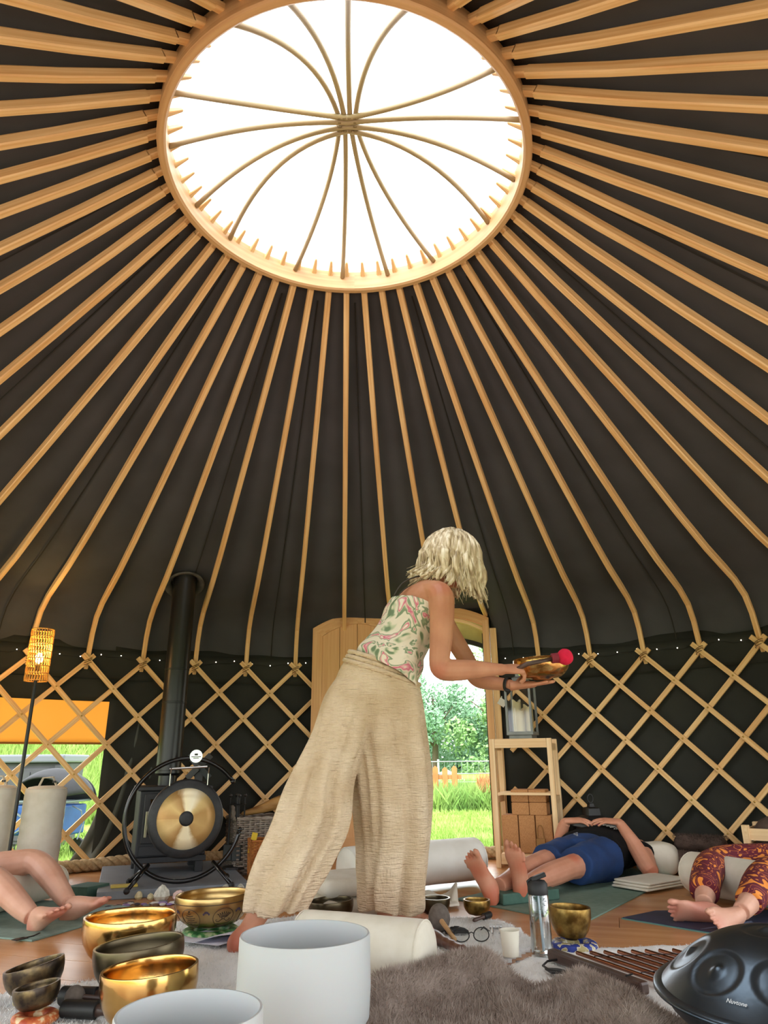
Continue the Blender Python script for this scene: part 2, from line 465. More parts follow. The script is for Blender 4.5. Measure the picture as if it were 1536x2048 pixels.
# base rail and rope around the foot of the wall
mb = MB()
rings = []
for i in range(60):
    a = radians(-84) + (DL - 0.02 - radians(-84))*i/59
    rings.append([wp(a, r, z) for r, z in ((RW-0.03, 0.0), (RW+0.035, 0.0), (RW+0.035, 0.05), (RW-0.03, 0.05))])
mb.loft(rings); tag(mb.build('baseboard_left', PINE), kind='structure')
def rope_run(name, a0, a1, label):
    mb = MB(); n = int((a1-a0)*RW/0.012)
    for s in range(3):
        pts = []
        for i in range(n+1):
            a = a0 + (a1-a0)*i/n; ph = i*0.012/0.16*2*pi + s*2*pi/3
            pts.append(wp(a, RW - 0.072 + 0.019*cos(ph), 0.045 + 0.019*sin(ph) + 0.006*sin(a*23)))
        mb.tube(pts, 0.0205, 7)
    return tag(mb.build(name, ROPE, smooth=True), label, 'rope')
rope_run('rope', radians(-80), radians(-5), 'thick twisted sisal rope along wall foot behind the stove')
rope_run('rope', radians(14.5), radians(17.8), 'short stub of twisted rope on the door threshold beside the shelf')

# door frame in the plane touching the wall at the doorway
dA = DOOR_A; DT = V((cos(dA), -sin(dA), 0)); DN = V((-sin(dA), -cos(dA), 0)); DO = wp(dA, RW + 0.01, 0)   # DT right, DN inward
def dp(x, z, d=0.0): return DO + DT*x + V((0, 0, z)) + DN*d
HW = 0.315
door = thing('door_1', None, None, DO); tag(door, kind='structure')
def arch_pts(hw, zs, rise, n=16):
    return [(-hw + 2*hw*i/n, zs + rise*(1 - (2*i/n - 1)**2)) for i in range(n+1)]
def arch_band(name, hw, zs, rise, th, d0, d1, m):
    A = arch_pts(hw, zs, rise); B = arch_pts(hw + 0.001, zs + th, rise); mb = MB(); rings = []
    for (x0, z0), (x1, z1) in zip(A, B):
        rings.append([dp(x0, z0, d0), dp(x1, z1, d0), dp(x1, z1, d1), dp(x0, z0, d1)])
    mb.loft(rings); return mb.build(name, m, door, world=True)
for sx in (-1, 1):
    MB().beam(dp(sx*(HW+0.025), 0, 0.01), dp(sx*(HW+0.025), 1.66, 0.01), 0.05, 0.11, DN).build('door_post', PINE_DOOR, door, bevel=0.004, world=True)
    MB().beam(dp(sx*(HW+0.078), 0, 0.0), dp(sx*(HW+0.078), 1.60, 0.0), 0.05, 0.07, DN).build('outer_post', PINE, door, bevel=0.004, world=True)
    MB().beam(dp(sx*(HW-0.004), 0, -0.03), dp(sx*(HW-0.004), 1.57, -0.03), 0.012, 0.02, DN).build('weather_strip', SEAM, door, world=True)
arch_band('arch_head', HW + 0.05, 1.605, 0.10, 0.07, -0.03, 0.06, PINE_DOOR)
arch_band('arch_lining', HW, 1.585, 0.09, 0.022, -0.045, 0.02, PINE_PALE)
MB().beam(dp(-HW, 0.012, 0.02), dp(HW, 0.012, 0.02), 0.05, 0.09, DN).build('threshold', PINE, door, world=True)
MB().beam(dp(-HW, 0.05, -0.035), dp(HW, 0.05, -0.035), 0.012, 0.02).build('weather_strip', SEAM, door, world=True)
# canvas gusset over the arch
mb = MB()
def gus(u, v):
    x = -HW - 0.17 + (2*HW + 0.34)*u
    z0 = 1.64 + 0.10*(1 - (x/(HW+0.05))**2) if abs(x) < HW + 0.05 else 1.30
    return dp(x, z0 + (1.80 - z0)*v, -0.035)
mb.sheet(gus, 40, 6, 0.004); mb.build('canvas_gusset', CANVAS_W, door, world=True)
# khaki roller flap above the opening, outside
A = arch_pts(HW + 0.05, 1.47, 0.09); mb = MB(); rings = []
for x, z in A: rings.append([dp(x, z, -0.12), dp(x, z + 0.17, -0.10), dp(x, z + 0.17, -0.095), dp(x, z, -0.11)])
mb.loft(rings); mb.build('rain_flap', mat('khaki_canvas', '#9c9355', '#aea566', scale=6, rough=0.8), door, world=True)
rings = []
for x, z in A: rings.append([dp(x, z - 0.03, -0.14), dp(x, z + 0.004, -0.14), dp(x, z + 0.004, -0.09), dp(x, z - 0.03, -0.09)])
MB().loft(rings).build('flap_hem', CANVAS_W, door, world=True)
# open leaf folded back flat against the wall to the left of the opening
lf = thing('door_leaf', 'arched pine door leaf folded back flat against the wall behind the standing woman', 'door', DO)
LA = radians(-1.3); LT = V((cos(LA), -sin(LA), 0)); LN = V((-sin(LA), -cos(LA), 0)); LO = wp(LA, RW - 0.085, 0)
def lp(x, z, d=0.0): return LO + LT*x + V((0, 0, z)) + LN*d
hw = 0.345
def leaf_outline(hw, zs, rise, z0, n=18): return [(-hw, z0)] + arch_pts(hw, zs, rise, n) + [(hw, z0)]
O1 = leaf_outline(hw, 1.615, 0.11, 0.05); O2 = leaf_outline(hw - 0.075, 1.555, 0.095, 0.14)
mb = MB(); n = len(O1)
vs = [lp(x, z, 0.02) for x, z in O1] + [lp(x, z, 0.02) for x, z in O2] + [lp(x, z, 0.008) for x, z in O2] + [lp(x, z, -0.02) for x, z in O1]
fs = []; us = []
for i in range(n):
    j = (i+1) % n
    for (p, q) in ((0, 1), (1, 2), (3, 0)):
        fs.append((p*n+i, p*n+j, q*n+j, q*n+i))
        dx = hypot(O1[j][0]-O1[i][0], O1[j][1]-O1[i][1])
        us.append([(0, 0.0 + i), (dx, 0.0 + i), (dx, 0.07 + i), (0, 0.07 + i)])
fs.append(tuple(3*n + i for i in range(n))); us.append([(z, x) for x, z in O1])
mb.add(vs, fs, us); mb.build('door_frame', PINE_DOOR, lf, world=True)
for i in range(4):
    x0 = -hw + 0.075 + (2*hw - 0.15)*i/4; x1 = x0 + (2*hw-0.15)/4 - 0.004
    def top(x): return 1.555 + 0.095*(1 - (x/(hw-0.075))**2)
    prs = [(x0, 0.14), (x1, 0.14), (x1, top(x1)), ((x0+x1)/2, top((x0+x1)/2)), (x0, top(x0))]
    mb = MB(); vs = [lp(x, z, 0.012) for x, z in prs] + [lp(x, z, -0.006) for x, z in prs]
    fs = [(0, 1, 2, 3, 4), (9, 8, 7, 6, 5)] + [(a, (a+1) % 5, (a+1) % 5 + 5, a + 5) for a in range(5)]
    us = [[(z, x) for x, z in prs], [(z, x) for x, z in prs[::-1]]] + [[(0, 0)]*4]*5
    mb.add(vs, fs, us); mb.build('door_board', PINE_DOOR, lf, world=True)
# small white tag hanging on the lath end by the door
mb = MB(); c = dp(HW + 0.115, 1.04, 0.09)
mb.box(c, (0.055, 0.006, 0.05), Matrix.Rotation(0.6, 3, 'Y')); mb.box(c + V((0, 0.004, 0.03)), (0.006, 0.004, 0.03))
tag(mb.build('paper_tag', mat('white_card', '#d8d4c6', rough=0.8)), 'small white square tag hung on lath end beside the door post', 'tag')

# orange-lit canvas flap and pulled-aside curtain at the window opening
ORANGE = mat('lit_canvas', '#d0a766', '#d8b072', scale=5, rough=0.8)
b = ORANGE.node_tree.nodes['Principled BSDF']
N = ORANGE.node_tree.nodes; L = ORANGE.node_tree.links
tl = N.new('ShaderNodeBsdfTranslucent'); tl.inputs[0].default_value = srgb('#dcae6a'); ms = N.new('ShaderNodeMixShader'); ms.inputs[0].default_value = 0.75
L.new(b.outputs[0], ms.inputs[1]); L.new(tl.outputs[0], ms.inputs[2]); L.new(ms.outputs[0], N['Material Output'].inputs[0])
mb = MB()
mb.sheet(lambda u, v: wp(radians(-70) + radians(40.0 - 2.4*v)*u, RW + 0.10 + 0.10*v + 0.008*sin(u*17 + v*2), 1.17 - 0.395*v + 0.006*sin(u*9)), 50, 10, 0.003)
fp = mb.build('window_flap', ORANGE, smooth=True); tag(fp, 'orange backlit canvas flap hanging across the top of the window opening', 'canvas flap')
mb = MB(); mb.tube([wp(radians(-70) + radians(37.6)*i/30, RW + 0.20 + 0.008*sin(i/30*17+2), 0.778) for i in range(31)], 0.008, 6)
mb.build('flap_hem', mat('hem_brown', '#8a5a22', rough=0.9), fp, world=True)
mb = MB()
def curt(u, v):
    zt = 1.12*(1-v) + 0.0
    aR = radians(-26.0); aL = radians(-31.0 - 2.9*v**1.6 - 2.1*v**5)
    a = aL + (aR-aL)*u
    return wp(a, RW + 0.075 + (0.03*sin(u*13 + v*1.5) + 0.014*sin(u*29+v*4))*(0.3+0.7*v)*(1-u*0.6), zt)
mb.sheet(curt, 60, 24, 0.004)
CURT = mat('charcoal_curtain', '#44473f', '#4c4f46', scale=4, rough=0.6, bump=0.3, bscale=6)
tag(mb.build('window_curtain', CURT, smooth=True), 'dark canvas curtain pulled aside in folds right of the window opening', 'curtain')

# fairy lights along the top of the trellis
sl = thing('fairy_lights', 'string of tiny warm fairy lights running along the wall top', 'string lights', wp(0, RW, 1.35))
WIRE = mat('fairy_wire', '#20201c', rough=0.6)
for a0, a1 in ((radians(-60), DL), (DR, radians(66))):
    n = int((a1-a0)/radians(0.8))
    pts = [wp(a0 + (a1-a0)*i/n, RW + 0.020, 1.345 + 0.010*sin(i*0.63) + 0.006*sin(i*1.7)) for i in range(n+1)]
    MB().tube(pts, 0.0016, 4).build('wire', WIRE, sl, world=True)
    for i in range(1, n, 3):
        c = pts[i] + V((0, 0, 0.008)); rad = (V((CX, CY, 0)) - V((c.x, c.y, 0))).normalized()
        MB().ball(c + rad*0.012, 0.0038, 6).build('bulb', emis('fairy_bulb', '#fff3d8', 3.0) if 'fairy_bulb' not in bpy.data.materials else bpy.data.materials['fairy_bulb'], sl, world=True)

# ------------------------------------------------------------------ outside
GRASS = mat('lawn', '#7da02f', '#a9c64c', scale=9, rough=0.9, lo=0.3, hi=0.7, spec=0.1)
ramp2(GRASS, [(0.25, '#71903a'), (0.5, '#88a64a'), (0.75, '#9cb65e')])
def ground_z(x, y):
    d = hypot(x - CX, y - CY)
    z = -0.12
    left = max(0.0, min(1.0, (-x - 2.0) / 3.0))
    z += left * max(0.0, min(1.0, (d - 7.5) / 4.5)) ** 1.2 * 1.05
    z += max(0.0, d - 20) * 0.006
    return z
mb = MB(); rr = [0.0, 2.0, 3.3, 4, 5, 6, 7, 8, 9, 10, 11, 12, 14, 17, 22, 30, 45, 70, 110, 170]
rings = []
for r in rr: rings.append([V((CX + max(r, 0.01)*sin(2*pi*j/72), CY + max(r, 0.01)*cos(2*pi*j/72), (ground_z(CX + r*sin(2*pi*j/72), CY + r*cos(2*pi*j/72))))) for j in range(72)])
mb.loft(rings, caps=False); tag(mb.build('lawn', GRASS, smooth=True), kind='structure')
def blades(name, n, fn, h0, h1, w, mats, lean=0.35, parent=None):
    mb = MB()
    for i in range(n):
        p = fn()
        if p is None: continue
        a = random.uniform(0, 2*pi); h = random.uniform(h0, h1); ww = w*random.uniform(0.6, 1.3)
        l = V((random.gauss(0, lean), random.gauss(0, lean), 1)).normalized()*h; s = V((cos(a), sin(a), 0))*ww
        mb.add([p - s, p + s, p + l*0.55 + s*0.6 + V((0, 0, h*0.08)), p + l], [(0, 1, 2), (0, 2, 3)])
    return mb.build(name, mats, parent)
GB = mat('grass_blades', '#86ae35', '#b7d35c', scale=2.5, rough=0.8, lo=0.3, hi=0.7, spec=0.15)
ramp2(GB, [(0.3, '#718f40'), (0.5, '#88a450'), (0.7, '#a6ba72')])
def pd():
    a = DOOR_A + random.gauss(0, 0.12); d = random.uniform(3.6, 9.8); x, y = CX + d*sin(a), CY + d*cos(a); return V((x, y, ground_z(x, y)))
tag(blades('lawn_grass', 15000, pd, 0.03, 0.08, 0.006, GB), 'short bright grass growing outside the open doorway', 'grass', kind='stuff')
def pl():
    a = radians(random.uniform(-52, -27)); d = 3.6 + 8.5*random.random()**0.8; x, y = CX + d*sin(a), CY + d*cos(a); return V((x, y, ground_z(x, y)))
tag(blades('lawn_grass', 15000, pl, 0.03, 0.09, 0.006, GB), 'short bright grass growing outside the window opening', 'grass', kind='stuff')
def pb():
    a = radians(random.uniform(-50, -24)); d = random.uniform(8.0, 13); x, y = CX + d*sin(a), CY + d*cos(a); return V((x, y, ground_z(x, y)))
tag(blades('tall_grass', 26000, pb, 0.12, 0.34, 0.007, GB, 0.3), 'tall rough grass covering the bank beyond the storage box', 'grass', kind='stuff')
def pw():
    a = DOOR_A + random.uniform(-0.22, 0.14); d = random.uniform(9.6, 13); x, y = CX + d*sin(a), CY + d*cos(a); return V((x, y, ground_z(x, y)))
tag(blades('tall_weeds', 26000, pw, 0.18, 0.52, 0.006, mat('weeds', '#668c44', '#a3be66', scale=1.2, rough=0.85)), 'tall green weeds along the wire fence beyond the lawn', 'weeds', kind='stuff')
def pr_():
    a = DOOR_A + random.uniform(-0.02, 0.12); d = random.uniform(9.7, 10.6); x, y = CX + d*sin(a), CY + d*cos(a); return V((x, y, ground_z(x, y) + 0.28))
tag(blades('sorrel_heads', 2600, pr_, 0.12, 0.32, 0.008, mat('rust_seed', '#a56a40', '#b89060', scale=3, rough=0.9), 0.2), 'rusty red seed heads of tall weeds by the fence', 'weeds', kind='stuff')

def tree(name, x, y, h, w, label, col, seed, base=0.0):
    random.seed(seed); zb = ground_z(x, y)
    t = thing(name, label, 'tree', (x, y, zb), group=None)
    mb = MB(); mb.tube([(x, y, zb), (x+0.1, y, zb+h*0.4), (x, y+0.1, zb+h*0.8)], [h*0.04, h*0.028, h*0.01], 8)
    for i in range(7):
        a = random.uniform(0, 2*pi); z = zb + h*random.uniform(0.25, 0.6)
        mb.tube([(x, y, z), (x+cos(a)*w*0.35, y+sin(a)*w*0.35, z+h*0.25)], [h*0.014, h*0.004], 5)
    mb.build('trunk', mat('bark', '#5c5140', rough=0.9) if 'bark' not in bpy.data.materials else bpy.data.materials['bark'], t, world=True)
    cl = []
    for i in range(34):
        u = random.random(); zz = base + (1-base)*u; rad = w*0.5*sqrt(max(0.05, 1 - (2*(u-0.42)/1.25)**2))
        a = random.uniform(0, 2*pi); q = sqrt(random.random())
        cl.append((V((x + rad*q*cos(a), y + rad*q*sin(a), zb + h*zz*0.95 + 0.1)), random.uniform(0.10, 0.2)*w))
    mb = MB()
    for i in range(9000):
        c, r = random.choice(cl); d = V((random.gauss(0, 1), random.gauss(0, 1), random.gauss(0, 1))).normalized()
        p = c + d*r*random.uniform(0.6, 1.05); p.z = max(p.z, zb + 0.05)
        s = random.uniform(0.05, 0.12)*w/4.5; a = V((random.gauss(0, 1), random.gauss(0, 1), random.gauss(0, 1))).normalized(); b = a.orthogonal().normalized()
        mb.add([p - a*s, p + b*s*0.6, p + a*s, p - b*s*0.6], [(0, 1, 2, 3)])
    tag(mb.build('foliage', col, t, world=True), kind='stuff')
LEAF1 = mat('leaves_light', '#6f965a', '#98ba7c', scale=0.9, rough=0.8); LEAF2 = mat('leaves_blue', '#648c68', '#86ab88', scale=0.8, rough=0.8)
tree('tree', 2.6, 40, 5.0, 5.2, 'round green tree farther off, left of two in the doorway', LEAF2, 3)
tree('tree', 6.4, 38, 6.2, 5.6, 'tall pale green tree rising at the right of the doorway view', LEAF1, 5)
tree('tree', 4.6, 46, 3.4, 6.5, 'low bluish bushy tree filling the gap between taller trees', LEAF2, 8)
tree('tree', 9.5, 44, 5.5, 6, 'green tree half hidden behind the right doorpost', LEAF1, 9)
random.seed(11)

# picket gate, wire fence, tent beyond the lawn
ga = thing('picket_gate', 'orange-brown wooden picket gate panel standing at the lawn edge', 'gate', (0.55, 12.2, -0.12))
GW = mat('gate_wood', '#9a6632', '#ac7a44', scale=3, rough=0.7)
for i in range(8):
    x = -0.55 + i*0.158 + 0.62; h = 0.66 + 0.02*(i % 2)
    mb = MB(); vs = [(x-0.045, -0.012, 0), (x+0.045, -0.012, 0), (x+0.045, -0.012, h-0.04), (x, -0.012, h), (x-0.045, -0.012, h-0.04)]
    vs += [(a, 0.012, c) for a, b_, c in vs]
    mb.add(vs, [(0, 1, 2, 3, 4), (9, 8, 7, 6, 5)] + [(a, (a+1) % 5, (a+1) % 5 + 5, a+5) for a in range(5)])
    mb.build('picket', GW, ga)
for z in (0.12, 0.50): MB().box((0.62, 0.03, z), (1.35, 0.03, 0.07)).build('rail', GW, ga)
MB().beam((1.2, -0.02, 0.30), (1.42, -0.3, 0.0), 0.05, 0.05).build('brace', GW, ga)
ga.location = (-0.05, 12.4, ground_z(0.5, 12.4))
wf = thing('wire_fence', 'thin galvanised wire mesh fence between the weeds and trees', 'fence', (1.4, 12.9, -0.12))
STEEL = mat('galvanised', '#b9c2c4', rough=0.4, metal=0.8)
mb = MB()
for z in (0.42, 0.62): mb.tube([(0.2, 12.9, z), (4.2, 12.9, z)], 0.009, 5)
mb.build('wire_rail', STEEL, wf, world=True)
mb = MB()
for i in range(40): mb.tube([(0.2 + i*0.1, 12.9, -0.05), (0.2 + i*0.1, 12.9, 0.62)], 0.002, 3)
for j in range(3): mb.tube([(0.2, 12.9, 0.05 + j*0.12), (4.2, 12.9, 0.05 + j*0.12)], 0.002, 3)
tag(mb.build('mesh_wires', STEEL, wf, world=True), kind='stuff')
for x in (0.9, 2.6, 4.2): MB().tube([(x, 12.92, -0.15), (x, 12.92, 0.66)], 0.018, 6).build('fence_post', STEEL, wf, world=True)
tt = thing('bell_tent', 'pale canvas tent top showing behind the wire fence', 'tent', (1.9, 19, 0))
TN = mat('tent_canvas', '#9a8f80', '#a89c8c', scale=3, rough=0.9)
MB().lathe([(1.3, 0.1), (1.25, 0.35), (0.6, 0.75), (0.05, 1.0)], 14).build('tent_roof', TN, tt)
MB().tube([(0, 0, 0.9), (0, 0, 1.08)], 0.02, 6).build('tent_pole', GW, tt)
tt.location = (1.52, 19, -0.20); tt.scale = (0.55, 0.55, 0.62)

# storage box beyond the window
sb = thing('storage_box', 'large grey plastic garden storage box with pale lid outside the window', 'storage box', (-4.22, 7.55, -0.12), (0, 0, radians(6)))
GP = mat('grey_resin', '#3c3d40', '#46474a', scale=8, rough=0.7); GP2 = mat('pale_grey_resin', '#666a72', rough=0.6)
MB().box((0, 0, 0.36), (1.9, 0.72, 0.72)).build('body', GP, sb, bevel=0.01)
MB().box((0, -0.01, 0.755), (1.98, 0.80, 0.07)).build('lid', GP2, sb, bevel=0.015)
for sx in (-1, 1):
    d = MB().box((sx*0.46, -0.368, 0.36), (0.88, 0.02, 0.62)).build('door', GP, sb, bevel=0.004)
    for i in range(9):
        MB().box((sx*0.46 - 0.38 + i*0.095, -0.381, 0.36), (0.085, 0.012, 0.56)).build('groove_panel', GP, d)
    MB().lathe([(0.05, -0.01), (0.05, 0.01), (0.03, 0.012), (0.03, -0.01)], 14, M=Matrix.Rotation(pi/2, 3, 'X'), c=(sx*0.10, -0.40, 0.46)).build('handle', GP2, sb)
MB().box((0.93, -0.37, 0.36), (0.05, 0.02, 0.68)).build('corner_post', GP, sb)

# blue folding wagon with a dark canopy
wg = thing('folding_wagon', 'blue folding wagon with grey frame and black canopy outside the window', 'wagon', (-3.03, 6.75, -0.12), (0, 0, radians(-12)))
BLUE = mat('blue_nylon', '#163f78', '#1d4c8c', scale=5, rough=0.6); FR = mat('grey_tube', '#6f7880', rough=0.4, metal=0.5); BLK = mat('black_fabric', '#17181a', '#1f2022', scale=9, rough=0.75)
MB().box((0, 0, 0.40), (0.80, 0.46, 0.32)).build('fabric_tub', BLUE, wg, bevel=0.02)
for sx in (-1, 1):
    for sy in (-1, 1):
        wh = MB().lathe([(0.03, -0.025), (0.085, -0.025), (0.095, -0.015), (0.095, 0.015), (0.085, 0.025), (0.03, 0.025)], 16, M=Matrix.Rotation(pi/2, 3, 'X'), c=(sx*0.32, sy*0.24, 0.095)).build('wheel', BLK, wg, smooth=True, angle=40)
    MB().tube([(sx*0.42, -0.25, 0.60), (sx*0.42, -0.25, 0.12)], 0.013, 6).build('corner_post', FR, wg)
MB().tube([(-0.42, -0.26, 0.58), (0.42, -0.26, 0.16)], 0.012, 6).build('frame_bar', FR, wg)
MB().tube([(0.42, -0.26, 0.58), (-0.42, -0.26, 0.16)], 0.012, 6).build('frame_bar', FR, wg)
MB().tube([(-0.42, -0.25, 0.6), (0.42, -0.25, 0.6), (0.42, 0.25, 0.6), (-0.42, 0.25, 0.6), (-0.42, -0.25, 0.6)], 0.013, 6).build('top_rail', FR, wg)
mb = MB()
mb.sheet(lambda u, v: (0.06 - 0.50*cos(pi*0.92*v)*(0.82+0.18*sin(pi*u)) , 0.28 - 0.56*u, 0.60 + 0.36*sin(pi*0.92*v)*(0.75 + 0.25*sin(pi*u))), 10, 18, 0.02)
mb.build('canopy', BLK, wg, smooth=True)
MB().sheet(lambda u, v: (0.05 - 0.46*cos(pi*v), 0.25 , 0.60 + (0.30*sin(pi*v))*u), 4, 16, 0.01).build('canopy_side', BLK, wg, smooth=True)
MB().tube([(-0.35, -0.29, 0.90), (-0.1, -0.30, 0.72), (0.35, -0.29, 0.60)], 0.016, 6).build('canopy_arm', FR, wg)
MB().tube([(0.42, -0.1, 0.55), (0.55, -0.1, 0.50), (0.56, -0.05, 0.35), (0.54, -0.1, 0.2)], 0.008, 5).build('strap', FR, wg)
MB().box((0.18, -0.1, 0.60), (0.12, 0.10, 0.03)).build('pink_cloth', mat('pink_cloth', '#c98bb4', rough=0.8), wg)

wg.scale = (0.72, 0.72, 0.76); sb.scale = (1.05, 1.05, 1.08)

# unseen pale terrace, added behind the open rear to bounce daylight onto the ceiling
mb = MB()
def terr(u, v):
    a = radians(80) + radians(200)*u; d = 3.45 + 5.0*v; return (CX + d*sin(a), CY + d*cos(a), -0.09)
mb.sheet(terr, 40, 6, -0.06); tag(mb.build('ground_bounce', mat('bounce_paving', '#b9b2a4', '#c9c3b6', scale=3, rough=0.9)), kind='structure')
# ------------------------------------------------------------------ materials for the things
CREAM = mat('cream_cotton', '#d6cfbd', '#e0dacb', scale=14, rough=0.9, bump=0.12, bscale=40)
CREAM2 = mat('white_sateen', '#d9d6cc', '#e3e1d9', scale=8, rough=0.6, bump=0.12, bscale=14)
IRON = mat('black_iron', '#151516', '#1c1c1e', scale=12, rough=0.42)
STOVE = mat('stove_steel', '#1b1c1e', '#232427', scale=20, rough=0.5)
TUBE = mat('black_gloss_tube', '#0d0d0f', rough=0.22)
STEELB = mat('brushed_steel', '#b9bab8', rough=0.3, metal=1)
BRASS = mat('polished_brass', '#bb9152', '#cfa968', scale=9, rough=0.17, metal=1, bump=0.06, bscale=26)
BRASSE = mat('engraved_brass', '#a18452', '#b99d68', scale=10, rough=0.3, metal=1, bump=0.05, bscale=22)
BRONZE = mat('dark_bronze', '#4e4636', '#655a44', scale=7, rough=0.32, metal=0.9, stretch=(1, 1, 5))
MOTTLE = mat('mottled_bronze', '#3f362f', '#7d6a4a', scale=34, rough=0.36, metal=0.85, lo=0.42, hi=0.7, bump=0.1, bscale=40)
MOTTLEB = mat('mottled_brass', '#6b5026', '#a98b4e', scale=30, rough=0.32, metal=0.95, lo=0.4, hi=0.66, bump=0.06, bscale=40)
ENGR = mat('engraving', '#3d2c1c', rough=0.6); ENGP = mat('purple_enamel', '#463a52', rough=0.5)
CRYSTAL = mat('frosted_quartz', '#b7bbbb', rough=0.55, sss=0.25, spec=0.4)
WALNUT = mat('dark_walnut', '#3b2a24', '#513a31', scale=6, stretch=(1, 1, 1), rough=0.45)
FELT = mat('grey_felt', '#5c534c', '#6b625a', scale=60, rough=0.95)
BLKM = mat('black_leather', '#121213', rough=0.55)
SAGE = mat('sage_mat', '#74897f', '#7f958b', scale=30, rough=0.85); SAGE2 = mat('teal_speckle', '#83a4a8', '#a5c0c2', scale=160, rough=0.9)
DGREEN = mat('green_foam', '#3f5f52', '#48695c', scale=30, rough=0.8); NAVY = mat('navy_mat', '#232c46', '#2a3452', scale=12, rough=0.55)
WHITEFUR = mat('white_fur', '#dedddb', '#e8e8e6', scale=10, rough=0.95); WHITEFURH = mat('white_fur_hair', '#e3e3e1', rough=0.9, spec=0.1)
BROWNFUR = mat('brown_fur', '#8d7d73', '#a39389', scale=12, rough=0.95); BROWNFURH = mat('brown_fur_hair', '#958479', '#b5a69b', scale=14, rough=0.9, spec=0.1)
CORK = mat('cork', '#a8764a', '#b98757', scale=260, rough=0.9, lo=0.4, hi=0.6, detail=2); KRAFT = mat('kraft_paper', '#9c7342', rough=0.85)

def slab(name, pts, z0, z1, m, label, cat, bevel=0.002, parent=None):
    n = len(pts); mb = MB()
    vs = [(x, y, z0) for x, y in pts] + [(x, y, z1) for x, y in pts]
    mb.add(vs, [tuple(range(n))[::-1], tuple(range(n, 2*n))] + [(i, (i+1) % n, (i+1) % n + n, i+n) for i in range(n)])
    o = mb.build(name, m, parent, bevel=bevel); return tag(o, label, cat) if label else o

def pile(name, parent, fn, n, h, w, m, lean):
    """fur pile: one tapered blade per root; fn() gives (point, normal)"""
    mb = MB()
    for i in range(n):
        q = fn()
        if q is None: continue
        p, nn = q
        l = (nn + V((random.gauss(0, 1), random.gauss(0, 1), random.gauss(0, 0.4)))*lean + V((0.25, -0.5, 0))*lean*0.8).normalized()*h*random.uniform(0.6, 1.3)
        a = random.uniform(0, 2*pi); s = V((cos(a), sin(a), 0))*w
        mb.add([p - s, p + s, p + l], [(0, 1, 2)])
    return tag(mb.build(name, m, parent), kind='stuff')

def in_poly(x, y, P):
    c = False; j = len(P) - 1
    for i in range(len(P)):
        if (P[i][1] > y) != (P[j][1] > y) and x < (P[j][0]-P[i][0])*(y-P[i][1])/(P[j][1]-P[i][1]) + P[i][0]: c = not c
        j = i
    return c
def edge_d(x, y, P):
    d = 9
    for i in range(len(P)):
        a, b = P[i-1], P[i]; ax, ay = b[0]-a[0], b[1]-a[1]; L = ax*ax+ay*ay
        t = max(0, min(1, ((x-a[0])*ax + (y-a[1])*ay)/L)); d = min(d, hypot(x-a[0]-t*ax, y-a[1]-t*ay))
    return d
def blanket(name, P, hf, m, mh, label, nblade, h, w, lean, cell=0.022, cat='blanket'):
    """soft thick sheet over polygon P; hf(x,y) is the height of its upper side"""
    x0, x1 = min(p[0] for p in P), max(p[0] for p in P); y0, y1 = min(p[1] for p in P), max(p[1] for p in P)
    def top(x, y): return 0.004 + hf(x, y)*min(1.0, edge_d(x, y, P)/0.03)**0.5
    nx, ny = int((x1-x0)/cell)+1, int((y1-y0)/cell)+1; mb = MB(); idx = {}; vs = []; fs = []
    def vid(i, j):
        if (i, j) not in idx:
            x, y = x0+i*cell, y0+j*cell; idx[i, j] = len(vs); vs.append((x, y, top(x, y)))
        return idx[i, j]
    for i in range(nx):
        for j in range(ny):
            if in_poly(x0+(i+0.5)*cell, y0+(j+0.5)*cell, P): fs.append((vid(i, j), vid(i+1, j), vid(i+1, j+1), vid(i, j+1)))
    # skirt down to the floor
    cnt = {}
    for f in fs:
        for a, b in zip(f, f[1:]+f[:1]): cnt[(a, b)] = 1
    sk = [(a, b) for a, b in cnt if (b, a) not in cnt]; low = {}
    for a, b in sk:
        for q in (a, b):
            if q not in low: low[q] = len(vs); vs.append((vs[q][0], vs[q][1], 0.0005))
        fs.append((b, a, low[a], low[b]))
    mb.add(vs, fs); o = mb.build(name, m, smooth=True); tag(o, label, cat)
    def fn():
        for _ in range(20):
            x, y = random.uniform(x0, x1), random.uniform(y0, y1)
            if in_poly(x, y, P):
                e = 0.008; nn = V((-(top(x+e, y)-top(x-e, y))/(2*e), -(top(x, y+e)-top(x, y-e))/(2*e), 1)).normalized()
                return V((x, y, top(x, y)-0.002)), nn
        return None
    pile('fur_pile', o, fn, nblade, h, w, mh, lean); return o
def fbm(x, y, s, z=0.0): return noise.noise(V((x*s, y*s, z))) + 0.5*noise.noise(V((x*s*2.1, y*s*2.1, z+5)))

# ------------------------------------------------------------------ blankets on the floor
WP1 = [(-1.25, 1.75), (-0.15, 1.75), (-0.12, 2.35), (-0.33, 2.75), (-0.22, 3.25), (-0.35, 3.42), (-0.92, 3.36), (-0.86, 2.95), (-0.70, 2.72), (-0.92, 2.52), (-1.15, 2.38), (-1.3, 2.1)]
blanket('fluffy_blanket', WP1, lambda x, y: 0.016 + 0.010*fbm(x, y, 7) + 0.05*max(0, 1-hypot((x+0.50)/0.12, (y-2.58)/0.12)), WHITEFUR, WHITEFURH,
        'white fluffy blanket under the brass bowls at the left', 30000, 0.014, 0.0011, 0.9)
WP2 = [(0.07, 2.70), (0.36, 2.66), (0.545, 2.95), (0.52, 3.15), (0.47, 3.30), (0.10, 3.42), (0.02, 3.1)]
blanket('fluffy_blanket', WP2, lambda x, y: 0.020 + 0.008*fbm(x, y, 8, 2), WHITEFUR, WHITEFURH, 'white fluffy blanket holding the spectacles and grey mallet', 12000, 0.011, 0.0010, 0.9)
